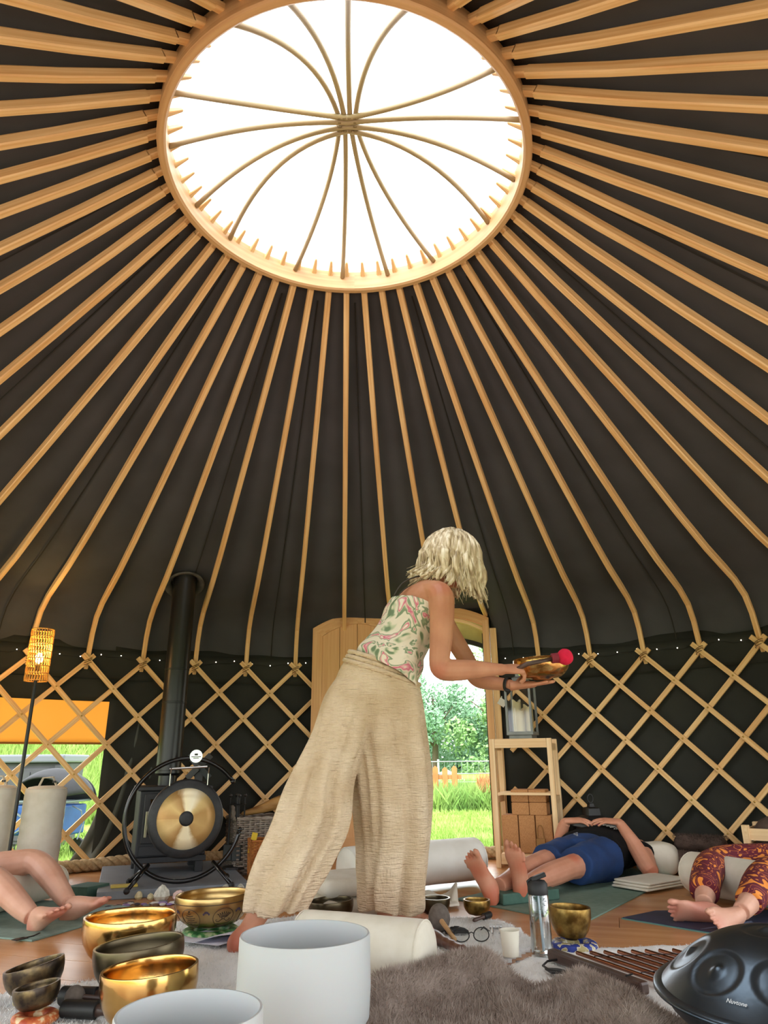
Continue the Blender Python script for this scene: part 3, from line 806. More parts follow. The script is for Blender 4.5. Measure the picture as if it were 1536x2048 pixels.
WP3 = [(0.38, 2.20), (0.36, 2.58), (0.45, 2.735), (0.58, 2.83), (1.2, 2.90), (1.5, 2.5), (1.3, 1.5), (0.62, 1.55), (0.6, 1.9)]
blanket('fluffy_blanket', WP3, lambda x, y: 0.016 + 0.008*fbm(x, y, 8, 4), WHITEFUR, WHITEFURH, 'white blanket spread under the copper chimes and steel drum', 16000, 0.008, 0.0010, 0.9)
BP = [(-0.12, 1.62), (-0.06, 2.26), (0.13, 2.43), (0.27, 2.50), (0.345, 2.47), (0.43, 2.33), (0.52, 2.34), (0.60, 2.31), (0.66, 2.20), (0.75, 2.04), (0.86, 1.62)]
def bh(x, y):
    def ridge(x0, y0, x1, y1, r, h):
        ax, ay = x1-x0, y1-y0; t = max(0, min(1, ((x-x0)*ax+(y-y0)*ay)/(ax*ax+ay*ay))); d = hypot(x-x0-t*ax, y-y0-t*ay)
        return h*math.exp(-(d/r)**2)
    return 0.03 + ridge(-0.02, 2.18, 0.28, 2.42, 0.085, 0.075) + ridge(0.53, 2.24, 0.60, 2.0, 0.075, 0.06) + ridge(0.30, 2.35, 0.33, 1.8, 0.05, 0.02) + 0.012*fbm(x, y, 6, 7)
blanket('fur_throw', BP, bh, BROWNFUR, BROWNFURH, 'brown faux fur throw rumpled in front of the white bowl', 62000, 0.020, 0.0011, 0.75, 0.018, 'throw')

# ------------------------------------------------------------------ bowls
def bowl_prof(R, h, th, foot=0.36, lip=0.0):
    o = [(0.004, 0), (foot*R*0.8, 0.002), (foot*R*1.15, 0.012*h/0.1), (0.66*R, 0.13*h), (0.83*R, 0.30*h), (0.94*R, 0.50*h), (0.99*R, 0.70*h), (1.0*R, 0.86*h), (0.99*R+lip, 0.985*h), (0.985*R+lip, h)]
    i = [(0.985*R-th, h), (0.97*R-th, 0.97*h), (0.985*R-th, 0.84*h), (0.965*R-th, 0.68*h), (0.91*R-th, 0.50*h), (0.79*R-th, 0.30*h+th*0.3), (0.60*R-th, 0.15*h+th*0.6), (0.3*R, 0.06*h+th), (0.004, 0.05*h+th)]
    return o + i
def singing_bowl(label, loc, R, h, m, tilt=(0, 0, 0), th=0.006, hammered=0.0, cushion=None, group=None, lip=0.0):
    t = thing('singing_bowl', label, 'singing bowl', loc, tilt, group)
    def wob(p, a):
        if hammered: 
            k = 1 + hammered*noise.noise(V((p.x*30, p.y*30, p.z*30)))
            return V((p.x*k, p.y*k, p.z))
        return p
    MB().lathe(bowl_prof(R, h, th, lip=lip), 56, wob=wob).build('bowl', m, t, smooth=True, angle=50)
    return t
def ring_cushion(label, loc, R, r, m1, tilt=0.0):
    t = thing('ring_cushion', label, 'cushion', loc, (0, 0, tilt))
    mb = MB(); rings = []
    for j in range(41):
        a = 2*pi*j/40; q = []
        for k in range(12):
            b = 2*pi*k/12; rr = R + r*cos(b)*1.25*(1+0.05*sin(a*9)); q.append((rr*cos(a), rr*sin(a), r*0.78 + r*0.78*sin(b)))
        rings.append(q)
    mb.loft(rings, caps=False); mb.build('ring', m1, t, smooth=True)
    # top disc, slightly sunken
    MB().lathe([(0.004, r*0.5), (R*0.9, r*0.55), (R, r*1.2), (R*0.99, r*0.4), (0.004, r*0.3)], 32).build('centre_pad', m1, t, smooth=True)
    return t
GREENB = ramp2(mat('green_brocade', '#2c6a3c', '#5f9a58', scale=38, rough=0.5), [(0.38, '#1f5a33'), (0.5, '#4d8f4f'), (0.6, '#b5c69a')])
BLUEB = ramp2(mat('blue_brocade', '#1c2f7a', '#d8d2c0', scale=45, rough=0.5, detail=1.5), [(0.42, '#20348a'), (0.50, '#1a2a6c'), (0.52, '#d6d0ba'), (0.60, '#a89a6a')])
ORNB = ramp2(mat('orange_brocade', '#b8552b', '#d9a25a', scale=40, rough=0.5), [(0.4, '#a8452a'), (0.55, '#c46a34'), (0.62, '#e0c49a')])

t = singing_bowl('large engraved brass singing bowl with lotus roundels on a green cushion', (-0.676, 3.055, 0.052), 0.142, 0.115, BRASSE, (0, radians(-1.5), 0))
ring_cushion('green brocade ring cushion under the engraved bowl', (-0.676, 3.055, 0.020), 0.085, 0.020, GREENB)
# engraving: roundels with emblems, drawn as thin raised lines just proud of the wall
def bowl_r(z, R=0.142, h=0.115):
    P = bowl_prof(R, h, 0.006)[:10]
    for (r0, z0), (r1, z1) in zip(P, P[1:]):
        if z0 <= z <= z1 and z1 > z0: return r0 + (r1-r0)*(z-z0)/(z1-z0)
    return R
def on_bowl(a, z, e=0.0006): r = bowl_r(z) + e; return V((r*sin(a), -r*cos(a), z))
def eng(pts, w=0.0011, m=ENGR, nm='engraving'): MB().tube([on_bowl(a, z) for a, z in pts], w, 4).build(nm, m, t)
def circ(ca, cz, ra, rz, n=22): return [(ca + ra*cos(2*pi*i/n), cz + rz*sin(2*pi*i/n)) for i in range(n+1)]
for ca in (-0.42, 0.55, 1.45, -1.4, 2.4, -2.4): eng(circ(ca, 0.050, 0.30, 0.032)); 
eng([(a*0.1, 0.094) for a in range(-32, 32)], 0.0013)
for k in (-3, -2, -1, 0, 1, 2, 3):                      # lotus
    eng([(0.55 + 0.03*k, 0.050), (0.55 + 0.055*k, 0.064), (0.55 + 0.062*k, 0.070 - 0.0008*k*k)])
    eng([(0.55 + 0.03*k, 0.050), (0.55 + 0.055*k + 0.03, 0.062), (0.55 + 0.062*k, 0.070 - 0.0008*k*k)])
for s in (-1, 1): eng([(0.55 + s*0.02, 0.045), (0.55 + s*0.12, 0.036), (0.55 + s*0.2, 0.038), (0.55 + s*0.22, 0.043), (0.55 + s*0.17, 0.044)])
eng(circ(0.55, 0.050, 0.05, 0.006, 10))
for i, wd in enumerate((0.05, 0.11, 0.16, 0.12, 0.18, 0.10)):   # tiered stupa emblem
    z = 0.066 - i*0.0075; eng([(-0.42 - wd, z + 0.002), (-0.42, z - 0.001), (-0.42 + wd, z + 0.002)], 0.0013)
eng(circ(-0.42, 0.074, 0.018, 0.003, 8), 0.0014)
for ca in (0.07, -0.92, 1.0):                            # flowers between
    for q in (-2, -1, 0, 1, 2): eng(circ(ca + 0.035*q, 0.072 - 0.0016*q*q, 0.014, 0.0030, 6), 0.0016, ENGP, 'enamel_flower')
    eng([(ca, 0.068), (ca, 0.030)], 0.0008, ENGP, 'enamel_flower')

singing_bowl('big shiny gold hammered singing bowl behind the dark bronze one', (-0.850, 2.625, 0.028), 0.148, 0.145, BRASS, (0, 0, 0), hammered=0.010)
singing_bowl('wide dark bronze singing bowl between two shiny gold bowls', (-0.716, 2.345, 0.028), 0.127, 0.125, BRONZE, (0, radians(-5), 0))
singing_bowl('glossy gold singing bowl just behind the nearest crystal bowl', (-0.592, 2.040, 0.028), 0.119, 0.135, BRASS, (0, radians(-3), 0), hammered=0.006)
singing_bowl('mottled bronze singing bowl tilted, larger of the two at the left edge', (-0.985, 2.290, 0.038), 0.079, 0.078, MOTTLE, (0, radians(-13), 0), hammered=0.012)
singing_bowl('small mottled bronze singing bowl tilted on an orange cushion', (-0.905, 2.120, 0.050), 0.057, 0.056, MOTTLE, (0, radians(-9), 0), hammered=0.015)
ring_cushion('orange brocade ring cushion under the smallest tilted bowl', (-0.905, 2.120, 0.022), 0.040, 0.015, ORNB, 0.3)
ring_cushion('blue brocade ring cushion showing behind the two tilted bowls', (-0.985, 2.290, 0.016), 0.040, 0.014, BLUEB, 0.8)
singing_bowl('dark bronze singing bowl on the floor between the woman and cream blanket', (-0.233, 3.30, 0.012), 0.094, 0.088, BRONZE, (0, radians(-3), 0))
singing_bowl('small silvery bronze singing bowl behind the grey felt mallet', (0.203, 3.35, 0.030), 0.061, 0.066, BRONZE, lip=0.002)
singing_bowl('small mottled brass singing bowl in front of the feet on the green block', (0.378, 3.36, 0.024), 0.057, 0.062, MOTTLEB)
singing_bowl('brass singing bowl on a blue cushion right of the water bottle', (0.648, 2.84, 0.042), 0.073, 0.105, MOTTLEB, (0, radians(2), 0))
ring_cushion('blue and gold brocade cushion under the bowl beside the water bottle', (0.655, 2.84, 0.012), 0.060, 0.019, BLUEB)
ring_cushion('small dark ring cushion under the silvery bowl', (0.203, 3.35, 0.018), 0.028, 0.008, BLKM)

# crystal bowls
def crystal(label, loc, R, h, rb):
    t = thing('crystal_bowl', label, 'crystal bowl', loc)
    o = [(0.004, 0), (rb*0.75, 0.002), (rb*0.9, 0.02), (R*0.985, 0.07), (R*1.01, 0.13), (R, h-0.004), (R-0.002, h)]
    i = [(R-0.006, h), (R-0.008, h-0.004), (R*1.01-0.008, 0.13), (R*0.96-0.008, 0.075), (rb*0.8, 0.03), (0.004, 0.022)]
    MB().lathe(o + i, 96).build('bowl', CRYSTAL, t, smooth=True, angle=50); return t
crystal('tall frosted white crystal bowl in front of the standing woman', (-0.197, 1.905, 0.022), 0.154, 0.238, 0.132)
crystal('frosted white crystal bowl nearest the camera, cut by the bottom edge', (-0.342, 1.42, 0.008), 0.125, 0.236, 0.108)

# ------------------------------------------------------------------ bolsters
def bolster(label, a, b, r, m=CREAM, name='bolster', folds=0.0, squash=0.92, n=26, band=True):
    a, b = V(a), V(b); ax = (b-a).normalized(); L = (b-a).length; t = thing(name, label, 'bolster', a)
    up = V((0, 0, 1)) if abs(ax.z) < 0.9 else V((1, 0, 0)); s = ax.cross(up).normalized(); up = s.cross(ax)
    rings = []; seq = [(0.0, 0.02), (0.0, 0.55), (0.006, 0.86), (0.022, 0.985)] + [(0.04 + (L-0.08)*i/30, 1.0) for i in range(31)] + [(L-0.022, 0.985), (L-0.006, 0.86), (L, 0.55), (L, 0.02)]
    for d, k in seq:
        rg = []
        for j in range(n):
            q = 2*pi*j/n; rr = r*k*(1 + 0.02*noise.noise(V((d*6, cos(q)*1.3, sin(q)*1.3))))
            if folds: rr *= 1 + folds*sin(d*95 + 1.2*sin(q*2+d*9))*max(0, noise.noise(V((d*5, q, 1)))+0.25)
            rg.append(a + ax*d + s*rr*cos(q) + up*rr*squash*sin(q))
        rings.append(rg)
    MB().loft(rings).build('cushion', m, t, smooth=True, world=True)
    if band:
        for d in (0.016, L-0.016): MB().tube([a + ax*d + s*r*0.965*cos(2*pi*j/24) + up*r*0.965*squash*sin(2*pi*j/24) for j in range(25)], 0.003, 5, caps=False).build('piping', m, t, world=True)
    return t
def with_strap(t, c, d):
    MB().tube([V(c) + V((-0.05, 0, 0)), V(c) + V((-0.03, 0, 0.05)), V(c) + V((0.03, 0, 0.055)), V(c) + V((0.06, 0, 0))], [(0.004, 0.014)]*4, 8).build('strap', CREAM, t, world=True)
    MB().box(V(c) + V((0.045, -0.012, 0.028)), (0.022, 0.003, 0.012)).build('label', BLKM, t, world=True)
u = bolster('cream bolster standing upright by the window, right of the lamp pole', (-2.06, 4.55, 0.0), (-2.06, 4.55, 0.52), 0.118, CREAM, folds=0.03, squash=1.0); with_strap(u, (-2.06, 4.55, 0.515), 0)
u = bolster('cream bolster standing upright at the left picture edge, left of the lamp pole', (-2.30, 4.42, 0.0), (-2.30, 4.42, 0.53), 0.118, CREAM, folds=0.03, squash=1.0); with_strap(u, (-2.30, 4.42, 0.525), 0)
bolster('cream bolster lying beside the brown fur throw and crystal bowl', (-0.285, 2.56, 0.098), (0.122, 2.385, 0.098), 0.098, CREAM, squash=1.0)
bolster('large off-white bolster on the floor in front of the doorway', (-0.22, 3.93, 0.125), (0.505, 4.36, 0.125), 0.118, CREAM2)
bolster('cream bolster under the knees of the person at the left', (-1.69, 4.00, 0.085), (-1.86, 3.28, 0.085), 0.080, CREAM)
bolster('cream bolster under the knees of the person in patterned trousers', (1.53, 3.93, 0.105), (1.81, 3.28, 0.105), 0.102, CREAM)
def fur_roll(label, a, b, r, seed):
    random.seed(seed); a, b = V(a), V(b); L = (b-a).length; ax = (b-a).normalized(); s = ax.cross(V((0, 0, 1))).normalized()
    rings = []
    for i in range(15):
        d = L*i/14; k = 1 if 0 < i < 14 else 0.5
        rings.append([a + ax*d + s*r*k*cos(q) + V((0, 0, r*0.7*k*sin(q)*(1+0.15*noise.noise(V((d*7, q, seed))))))  for q in [2*pi*j/18 for j in range(18)]])
    o = MB().loft(rings).build('fur_blanket_roll', FURD, smooth=True); tag(o, label, 'blanket')
    def fn():
        q = random.uniform(-0.3, pi+0.3); d = random.uniform(0, L); return a + ax*d + s*r*cos(q) + V((0, 0, r*0.7*sin(q))), (s*cos(q) + V((0, 0, sin(q))))
    pile('fur_pile', o, fn, 2500, 0.015, 0.0014, FURD, 0.7)
FURD = mat('dark_brown_fur', '#4a3a33', '#5e4c43', scale=20, rough=0.95)
fur_roll('rolled dark brown fur blanket against the wall behind the patterned trousers', (1.66, 4.66, 0.066), (1.96, 4.46, 0.066), 0.088, 3)
fur_roll('second dark brown fur roll lying on top at the trellis foot', (1.74, 4.66, 0.165), (1.98, 4.50, 0.165), 0.06, 4)

# cream cushion block and crumpled blanket behind the woman
mb = MB()
def blk(u, v, k):
    pass
cb = thing('folded_blanket', 'thick cream folded blanket behind the dark bronze floor bowl', 'blanket', (-0.10, 3.66, 0))
for i, (dz, sx, sy) in enumerate(((0.045, 0.50, 0.34), (0.125, 0.48, 0.33))):
    mb = MB(); mb.box((0.0, 0.0, dz), (sx, sy, 0.075))
    mb.build('fold', CREAM, cb, bevel=0.03, smooth=True)
cb.rotation_euler = (0, 0, radians(24)); cb.location = (-0.11, 3.60, 0)
mb = MB(); mb.sheet(lambda u, v: (0.03 + 0.30*u, 3.62 + 0.26*v + 0.03*sin(u*7), 0.012 + 0.055*abs(noise.noise(V((u*3.5, v*3.0, 2))))*2.0*sin(pi*min(1, max(0.05, v))) + 0.02*sin(pi*u)), 26, 22, 0.008)
tag(mb.build('crumpled_cloth', CREAM, smooth=True), 'crumpled cream cloth on the floor right of the woman', 'cloth')

# ------------------------------------------------------------------ floor lamp
la = thing('floor_lamp', 'floor lamp with woven cylinder shade glowing warm and thin black pole', 'lamp', (-2.12, 4.33, 0))
MB().lathe([(0.005, 0), (0.115, 0), (0.115, 0.012), (0.10, 0.018), (0.005, 0.02)], 32).build('base', IRON, la, smooth=True, angle=40)
MB().tube([(0, 0, 0.015), (0, 0, 1.13)], 0.0105, 12).build('pole', IRON, la)
RATT = mat('rattan', '#c08a3e', '#dba850', scale=30, rough=0.6)
b = RATT.node_tree.nodes['Principled BSDF']; 
sh = thing('shade', None, None); sh.parent = la; sh.location = (0, 0, 1.12)
sr = 0.064; mb = MB()
for z in [0.31*i/7 for i in range(8)]:
    mb.tube([(sr*cos(2*pi*j/32), sr*sin(2*pi*j/32), z) for j in range(33)], 0.0032, 5, caps=False)
mb.build('hoop', RATT, sh)
mb = MB()
for k in range(7):
    for j in range(26):
        a = 2*pi*(j + 0.5*(k % 2))/26; z0 = 0.31*k/7
        for e in (-0.035, 0.035):
            mb.tube([(sr*cos(a+e*0.3), sr*sin(a+e*0.3), z0), (1.03*sr*cos(a+e), 1.03*sr*sin(a+e), z0 + 0.022), (sr*cos(a+e*0.3), sr*sin(a+e*0.3), z0 + 0.0443)], 0.0022, 4)
mb.build('weave', RATT, sh)
MB().lathe([(0.002, 0.06), (0.012, 0.06), (0.013, 0.085), (0.010, 0.10), (0.002, 0.10)], 12).build('socket', IRON, sh)
BULB = emis('lamp_bulb', '#ffcf80', 14)
MB().ball((0, 0, 0.135), (0.024, 0.024, 0.032), 14).build('bulb', BULB, sh, smooth=True)
pl_ = bpy.data.lights.new('lamp_glow', 'POINT'); pl_.energy = 1.8; pl_.color = (1, 0.62, 0.22); pl_.shadow_soft_size = 0.03
po = bpy.data.objects.new('lamp_glow', pl_); COL.objects.link(po); po.location = (-2.12, 4.33, 1.31)

# ------------------------------------------------------------------ stove corner
HR = radians(19.4)
he = None
HEARTH = mat('hearth_slate', '#767d84', '#828990', scale=6, rough=0.45); 
mb = MB(); mb.box((0, 0, 0.019), (0.76, 1.0, 0.038))
he = mb.build('hearth_board', HEARTH, bevel=0.003); he.location = (-1.26, 4.52, 0); he.rotation_euler = (0, 0, HR)
tag(he, 'grey painted hearth board under the stove and gong', 'hearth')
st = thing('wood_stove', 'black wood burning stove with a tall flue pipe through the roof', 'stove', (-1.34, 4.70, 0.038), (0, 0, radians(22)))
W, D = 0.40, 0.36
MB().box((0, 0, 0.27), (W, D, 0.36)).build('body', STOVE, st, bevel=0.006)
MB().box((0, -0.005, 0.462), (W+0.035, D+0.03, 0.022)).build('top_plate', STOVE, st, bevel=0.004)
MB().box((0, -0.01, 0.075), (W+0.01, D, 0.03)).build('plinth', STOVE, st, bevel=0.003)
for sx in (-1, 1):
    for sy in (-1, 1): MB().box((sx*(W/2-0.03), sy*(D/2-0.03), 0.03), (0.045, 0.05, 0.06)).build('leg', STOVE, st, bevel=0.003)
dr = MB().box((0.0, -D/2-0.012, 0.30), (W-0.05, 0.024, 0.27)).build('door', STOVE, st, bevel=0.004)
MB().box((0.0, -D/2-0.0245, 0.31), (W-0.12, 0.003, 0.19)).build('door_glass', mat('stove_glass', '#070605', rough=0.1), dr)
MB().box((-W/2+0.045, -D/2-0.04, 0.27), (0.014, 0.012, 0.14)).build('handle', mat('handle_steel', '#9a957e', rough=0.35, metal=0.8), dr, bevel=0.003)
MB().box((0, -D/2-0.008, 0.125), (W-0.04, 0.016, 0.05)).build('ash_drawer', STOVE, st, bevel=0.003)
fx, fy_ = -0.025, 0.10
FL_ = [(0.058, 0.47), (0.058, 0.53), (0.075, 0.535), (0.082, 0.545), (0.082, 0.56), (0.078, 0.562), (0.078, 0.975), (0.0805, 0.977), (0.0805, 0.985), (0.078, 0.987), (0.078, 1.19), (0.0805, 1.192), (0.0805, 1.20), (0.078, 1.202), (0.078, 2.35)]
FLUE = mat('flue_satin', '#101012', '#161618', scale=10, rough=0.34)
MB().lathe(FL_, 36, c=(fx, fy_, 0)).build('flue_pipe', FLUE, st, smooth=True, angle=30)
# flashing collar: rubber cone on the canvas
ca_ = atan2(-1.34 + fx*cos(radians(22)) - fy_*sin(radians(22)) - CX, 4.70 + fx*sin(radians(22)) + fy_*cos(radians(22)) - CY)
nrm = V((0.52*sin(ca_), 0.52*cos(ca_), 0.85)).normalized()
M = frame(nrm.orthogonal(), nrm)
x = nrm.orthogonal().normalized(); M = Matrix((x, nrm.cross(x), nrm)).transposed()
Fp = V((-1.34 + fx*cos(radians(22)) - fy_*sin(radians(22)), 4.70 + fx*sin(radians(22)) + fy_*cos(radians(22)), 1.822))
MB().lathe([(0.085, 0.045), (0.10, 0.02), (0.13, 0.0), (0.135, -0.012), (0.13, -0.02), (0.10, 0.0), (0.083, 0.035), (0.085, 0.045)], 36, M=M, c=Fp, caps=False).build('flashing_collar', mat('collar_rubber', '#3c3a34', '#55524a', scale=25, rough=0.5), st, smooth=True, world=True)
# stove fan
fa = thing('stove_fan', 'small grey stove fan standing on the stove top behind the gong', 'fan', (-1.19, 4.73, 0.511), (0, 0, radians(10)))
MB().box((0, 0, 0.01), (0.09, 0.06, 0.02)).build('base', IRON, fa, bevel=0.003)
MB().box((0, 0.01, 0.06), (0.05, 0.025, 0.08)).build('body', IRON, fa, bevel=0.003)
GB_ = mat('fan_blade', '#53595c', rough=0.4, metal=0.6)
for k in range(4):
    a = pi/4 + k*pi/2; mb = MB(); mb.box((0.055, 0, 0), (0.085, 0.004, 0.04), Matrix.Rotation(0.45, 3, 'X')); o = mb.build('blade', GB_, fa); o.location = (0, -0.02, 0.11); o.rotation_euler = (0, -a, 0)
MB().ball((0, -0.022, 0.11), 0.013, 10).build('hub', STEELB, fa, smooth=True)
# companion set
cs = thing('fireside_set', 'black fireside tool set standing between the stove and basket', 'fire tools', (-0.93, 4.72, 0.038))
MB().lathe([(0.004, 0), (0.075, 0), (0.07, 0.012), (0.015, 0.02), (0.004, 0.02)], 24).build('base', IRON, cs)
MB().tube([(0, 0, 0.01), (0, 0, 0.42), ], 0.006, 8).build('stem', IRON, cs)
for k in range(4):
    a = k*pi/2 + 0.4; x, y = 0.045*cos(a), 0.045*sin(a)
    tl = MB().tube([(x, y, 0.08), (x, y, 0.40)], 0.005, 6).build('tool', IRON, cs)
    MB().box((x, y, 0.09), (0.055, 0.018, 0.09)).build('tool_head', IRON, tl, bevel=0.004)
    MB().ball((x, y, 0.41), 0.011, 8).build('knob', IRON, tl)
MB().tube([(0.05*cos(q), 0.05*sin(q), 0.36) for q in [2*pi*i/16 for i in range(17)]], 0.004, 5).build('hook_ring', IRON, cs)

# gong in its stand
gs = thing('gong_stand', 'round black tubular gong stand open at the right with four legs', 'gong stand', (-1.09, 4.10, 0.038), (0, 0, radians(17)))
R_ = 0.305; zc = 0.325; pts = []
for i in range(61):
    a = radians(12 + 24.5) + (2*pi - radians(24 + 25))*i/60; pts.append((R_*cos(a), 0, zc + R_*sin(a)))
MB().tube(pts, 0.0115, 10).build('ring_tube', TUBE, gs, smooth=True)
for i in (0, -1): MB().ball(pts[i], 0.0145, 10).build('end_cap', TUBE, gs, smooth=True)
for sx in (-1, 1):
    for sy in (-1, 1):
        a_ = (sx*0.155, 0, 0.068 + 0.02); b_ = (sx*0.255, sy*0.155, 0.012)
        a_ = (sx*0.165, 0, 0.105)
        lg = MB().tube([a_, b_], 0.0105, 10).build('leg', TUBE, gs, smooth=True)
        MB().ball(b_, 0.0165, 10).build('rubber_foot', BLKM, lg, smooth=True)
MB().tube([(-0.10, 0, 0.575), (0.10, 0, 0.585)], 0.006, 8).build('hanger_bar', STEELB, gs)
MB().lathe([(0.002, -0.004), (0.034, -0.004), (0.034, 0.004), (0.002, 0.004)], 28, M=Matrix.Rotation(pi/2, 3, 'X'), c=(0.035, -0.018, 0.64)).build('badge', mat('badge_silver', '#c4c6c0', rough=0.25, metal=0.9), gs)
mb = MB(); mb.box((0.035, -0.023, 0.649), (0.018, 0.002, 0.010)); mb.box((0.035, -0.023, 0.637), (0.052, 0.002, 0.004)); mb.box((0.035, -0.023, 0.630), (0.030, 0.002, 0.004))
mb.build('badge_emblem', mat('badge_dark', '#30322c', rough=0.5), gs)
gg = thing('gong', 'bronze gong with gold face, black rim and black centre hung in the round stand', 'gong', (-1.075, 4.075, 0.038 + 0.325), (radians(90), 0, radians(20)))
m = bpy.data.materials.new('gong_bronze_sheen'); m.use_nodes = True; N = m.node_tree.nodes; L = m.node_tree.links; b = N['Principled BSDF']
tcn = N.new('ShaderNodeTexCoord'); gr = N.new('ShaderNodeTexGradient'); gr.gradient_type = 'RADIAL'; rp = N.new('ShaderNodeValToRGB')
nz = N.new('ShaderNodeTexNoise'); nz.inputs['Scale'].default_value = 14; nz.inputs['Detail'].default_value = 8; nz.inputs['Distortion'].default_value = 1.2
ad = N.new('ShaderNodeMath'); ad.operation = 'MULTIPLY_ADD'; ad.inputs[1].default_value = 0.06
L.new(tcn.outputs['Object'], gr.inputs[0]); L.new(tcn.outputs['Object'], nz.inputs[0]); L.new(nz.outputs[0], ad.inputs[0]); L.new(gr.outputs[0], ad.inputs[2]); L.new(ad.outputs[0], rp.inputs[0])
stops = [(0.0, '#b98f55'), (0.10, '#d9b97e'), (0.20, '#a97f48'), (0.24, '#efe0b8'), (0.32, '#f2e6c4'), (0.36, '#b18a52'), (0.46, '#c8a468'), (0.58, '#b58d52'), (0.66, '#d8bc80'), (0.72, '#f4e9cc'), (0.80, '#f0e2bc'), (0.84, '#a47b46'), (0.93, '#cfae70'), (1.0, '#b98f55')]  # pale opposite sectors: the metal's anisotropic sheen painted into the colour
r = rp.color_ramp; r.elements[0].color = srgb(stops[0][1]); r.elements[1].position = 1.0; r.elements[1].color = srgb(stops[-1][1])
for p, c in stops[1:-1]: e = r.elements.new(p); e.color = srgb(c)
L.new(rp.outputs[0], b.inputs['Base Color']); b.inputs['Metallic'].default_value = 0.35; b.inputs['Roughness'].default_value = 0.42
bp = N.new('ShaderNodeBump'); bp.inputs['Strength'].default_value = 0.25; L.new(nz.outputs[0], bp.inputs['Height']); L.new(bp.outputs[0], b.inputs['Normal'])
MB().lathe([(0.0375, 0.012), (0.06, 0.010), (0.10, 0.007), (0.152, 0.004), (0.152, 0.0), (0.0375, 0.006)], 64).build('face', m, gg, smooth=True)
GRIM = mat('gong_black', '#17181a', '#232427', scale=40, rough=0.5)
MB().lathe([(0.152, 0.0045), (0.185, 0.002), (0.196, -0.006), (0.198, -0.03), (0.194, -0.03), (0.190, -0.01), (0.152, -0.003), (0.152, 0.0045)], 64, caps=False).build('rim', GRIM, gg, smooth=True)
MB().lathe([(0.002, 0.016), (0.025, 0.015), (0.0375, 0.012), (0.0375, 0.005), (0.002, 0.005)], 40).build('centre', GRIM, gg, smooth=True)
for s in (-1, 1): MB().tube([(s*0.10, 0.165, 0.002), (s*0.10, 0.225, 0.004), (s*0.10, 0.256, 0.02)], 0.003, 5).build('hanging_cord', STEELB, gg)

# log basket, driftwood, orange basket
def wicker(name, label, cat, loc, rot, w, d, h, m, rows, strand, handles=True):
    t = thing(name, label, cat, loc, rot); n = 44
    def pt(s, z):
        k = 1 - 0.06*(1 - z/h)
        P = [(-w/2, -d/2), (w/2, -d/2), (w/2, d/2), (-w/2, d/2)]; per = 2*(w+d); q = (s % 1)*per
        for (x0, y0), (x1, y1) in zip(P, P[1:]+P[:1]):
            l = abs(x1-x0)+abs(y1-y0)
            if q <= l: f = q/l; return V(((x0+(x1-x0)*f)*k, (y0+(y1-y0)*f)*k, z)), V((y1-y0, x0-x1, 0)).normalized()
            q -= l
        return V((P[0][0]*k, P[0][1]*k, z)), V((0, -1, 0))
    mb = MB()
    for i in range(rows):
        z = strand + (h - 2*strand)*i/(rows-1); pts = []
        for j in range(n*2+1):
            p, nn = pt(j/(2*n), z); pts.append(p + nn*strand*1.1*(1 if (j//2 + i) % 2 else -1) + V((0, 0, random.uniform(-0.1, 0.1)*strand)))
        mb.tube(pts, strand*0.95, 5, caps=False)
    tag(mb.build('weave', m, t, smooth=True), kind='stuff')
    mb = MB()
    for j in range(n):
        p, nn = pt((j+0.5)/n, 0); q, _ = pt((j+0.5)/n, h); mb.tube([p, q], strand*0.9, 5)
    mb.build('stakes', m, t)
    mb = MB()
    for ph in (0, pi): mb.tube([pt(j/80, h)[0] + V((0, 0, strand*cos(j*0.9+ph))) + pt(j/80, h)[1]*strand*sin(j*0.9+ph) for j in range(81)], strand*1.3, 5, caps=False)
    mb.build('rim', m, t, smooth=True)
    MB().box((0, 0, 0.01), (w*0.9, d*0.9, 0.015)).build('bottom', m, t)
    if handles:
        for s in (-1, 1):
            pts = [V((s*w/2, 0.055*cos(a)*1.0, h - 0.02 + 0.085*sin(a))) for a in [pi*i/12 for i in range(13)]]
            mb = MB()
            for ph in (0, 2.1, 4.2): mb.tube([p + V((0.006*cos(i*0.9+ph), 0, 0.006*sin(i*0.9+ph))) for i, p in enumerate(pts)], 0.0065, 5)
            mb.build('handle', m, t, smooth=True)
    return t
GWK = mat('grey_wicker', '#84776a', '#a3978a', scale=40, rough=0.85); OWK = mat('orange_wicker', '#a05d26', '#bd7a3a', scale=40, rough=0.7)
wicker('log_basket', 'tall grey wicker log basket with loop handles beside the stove', 'basket', (-0.775, 4.88, 0.0), (0, 0, radians(24)), 0.44, 0.28, 0.315, GWK, 26, 0.0058)
wicker('small_basket', 'small orange-brown wicker basket in front of the grey log basket', 'basket', (-0.695, 4.52, 0.0), (0, 0, radians(18)), 0.22, 0.16, 0.215, OWK, 28, 0.0036, False)
DRIFT = mat('driftwood', '#8a5f2e', '#b98c50', scale=7, stretch=(1, 4, 4), rough=0.6, bump=0.4, bscale=10)
def log(label, pts, r, m=None):
    o = MB().tube(pts, r, 10).build('log', m or DRIFT, smooth=True, sub=1); tag(o, label, 'log', None)
log('knobbly golden driftwood branch lying across the log basket', [(-0.93, 4.80, 0.335), (-0.84, 4.81, 0.352), (-0.76, 4.82, 0.375), (-0.68, 4.83, 0.408), (-0.61, 4.85, 0.412), (-0.52, 4.87, 0.38)], [0.014, 0.022, 0.034, 0.045, 0.036, 0.02])
BARK2 = mat('log_bark', '#5a4a40', '#7c6a5a', scale=16, rough=0.9, bump=0.4)
log('split log lying in the basket, nearest its front rim', [(-0.86, 4.76, 0.30), (-0.60, 4.83, 0.30)], [0.034, 0.036], BARK2)
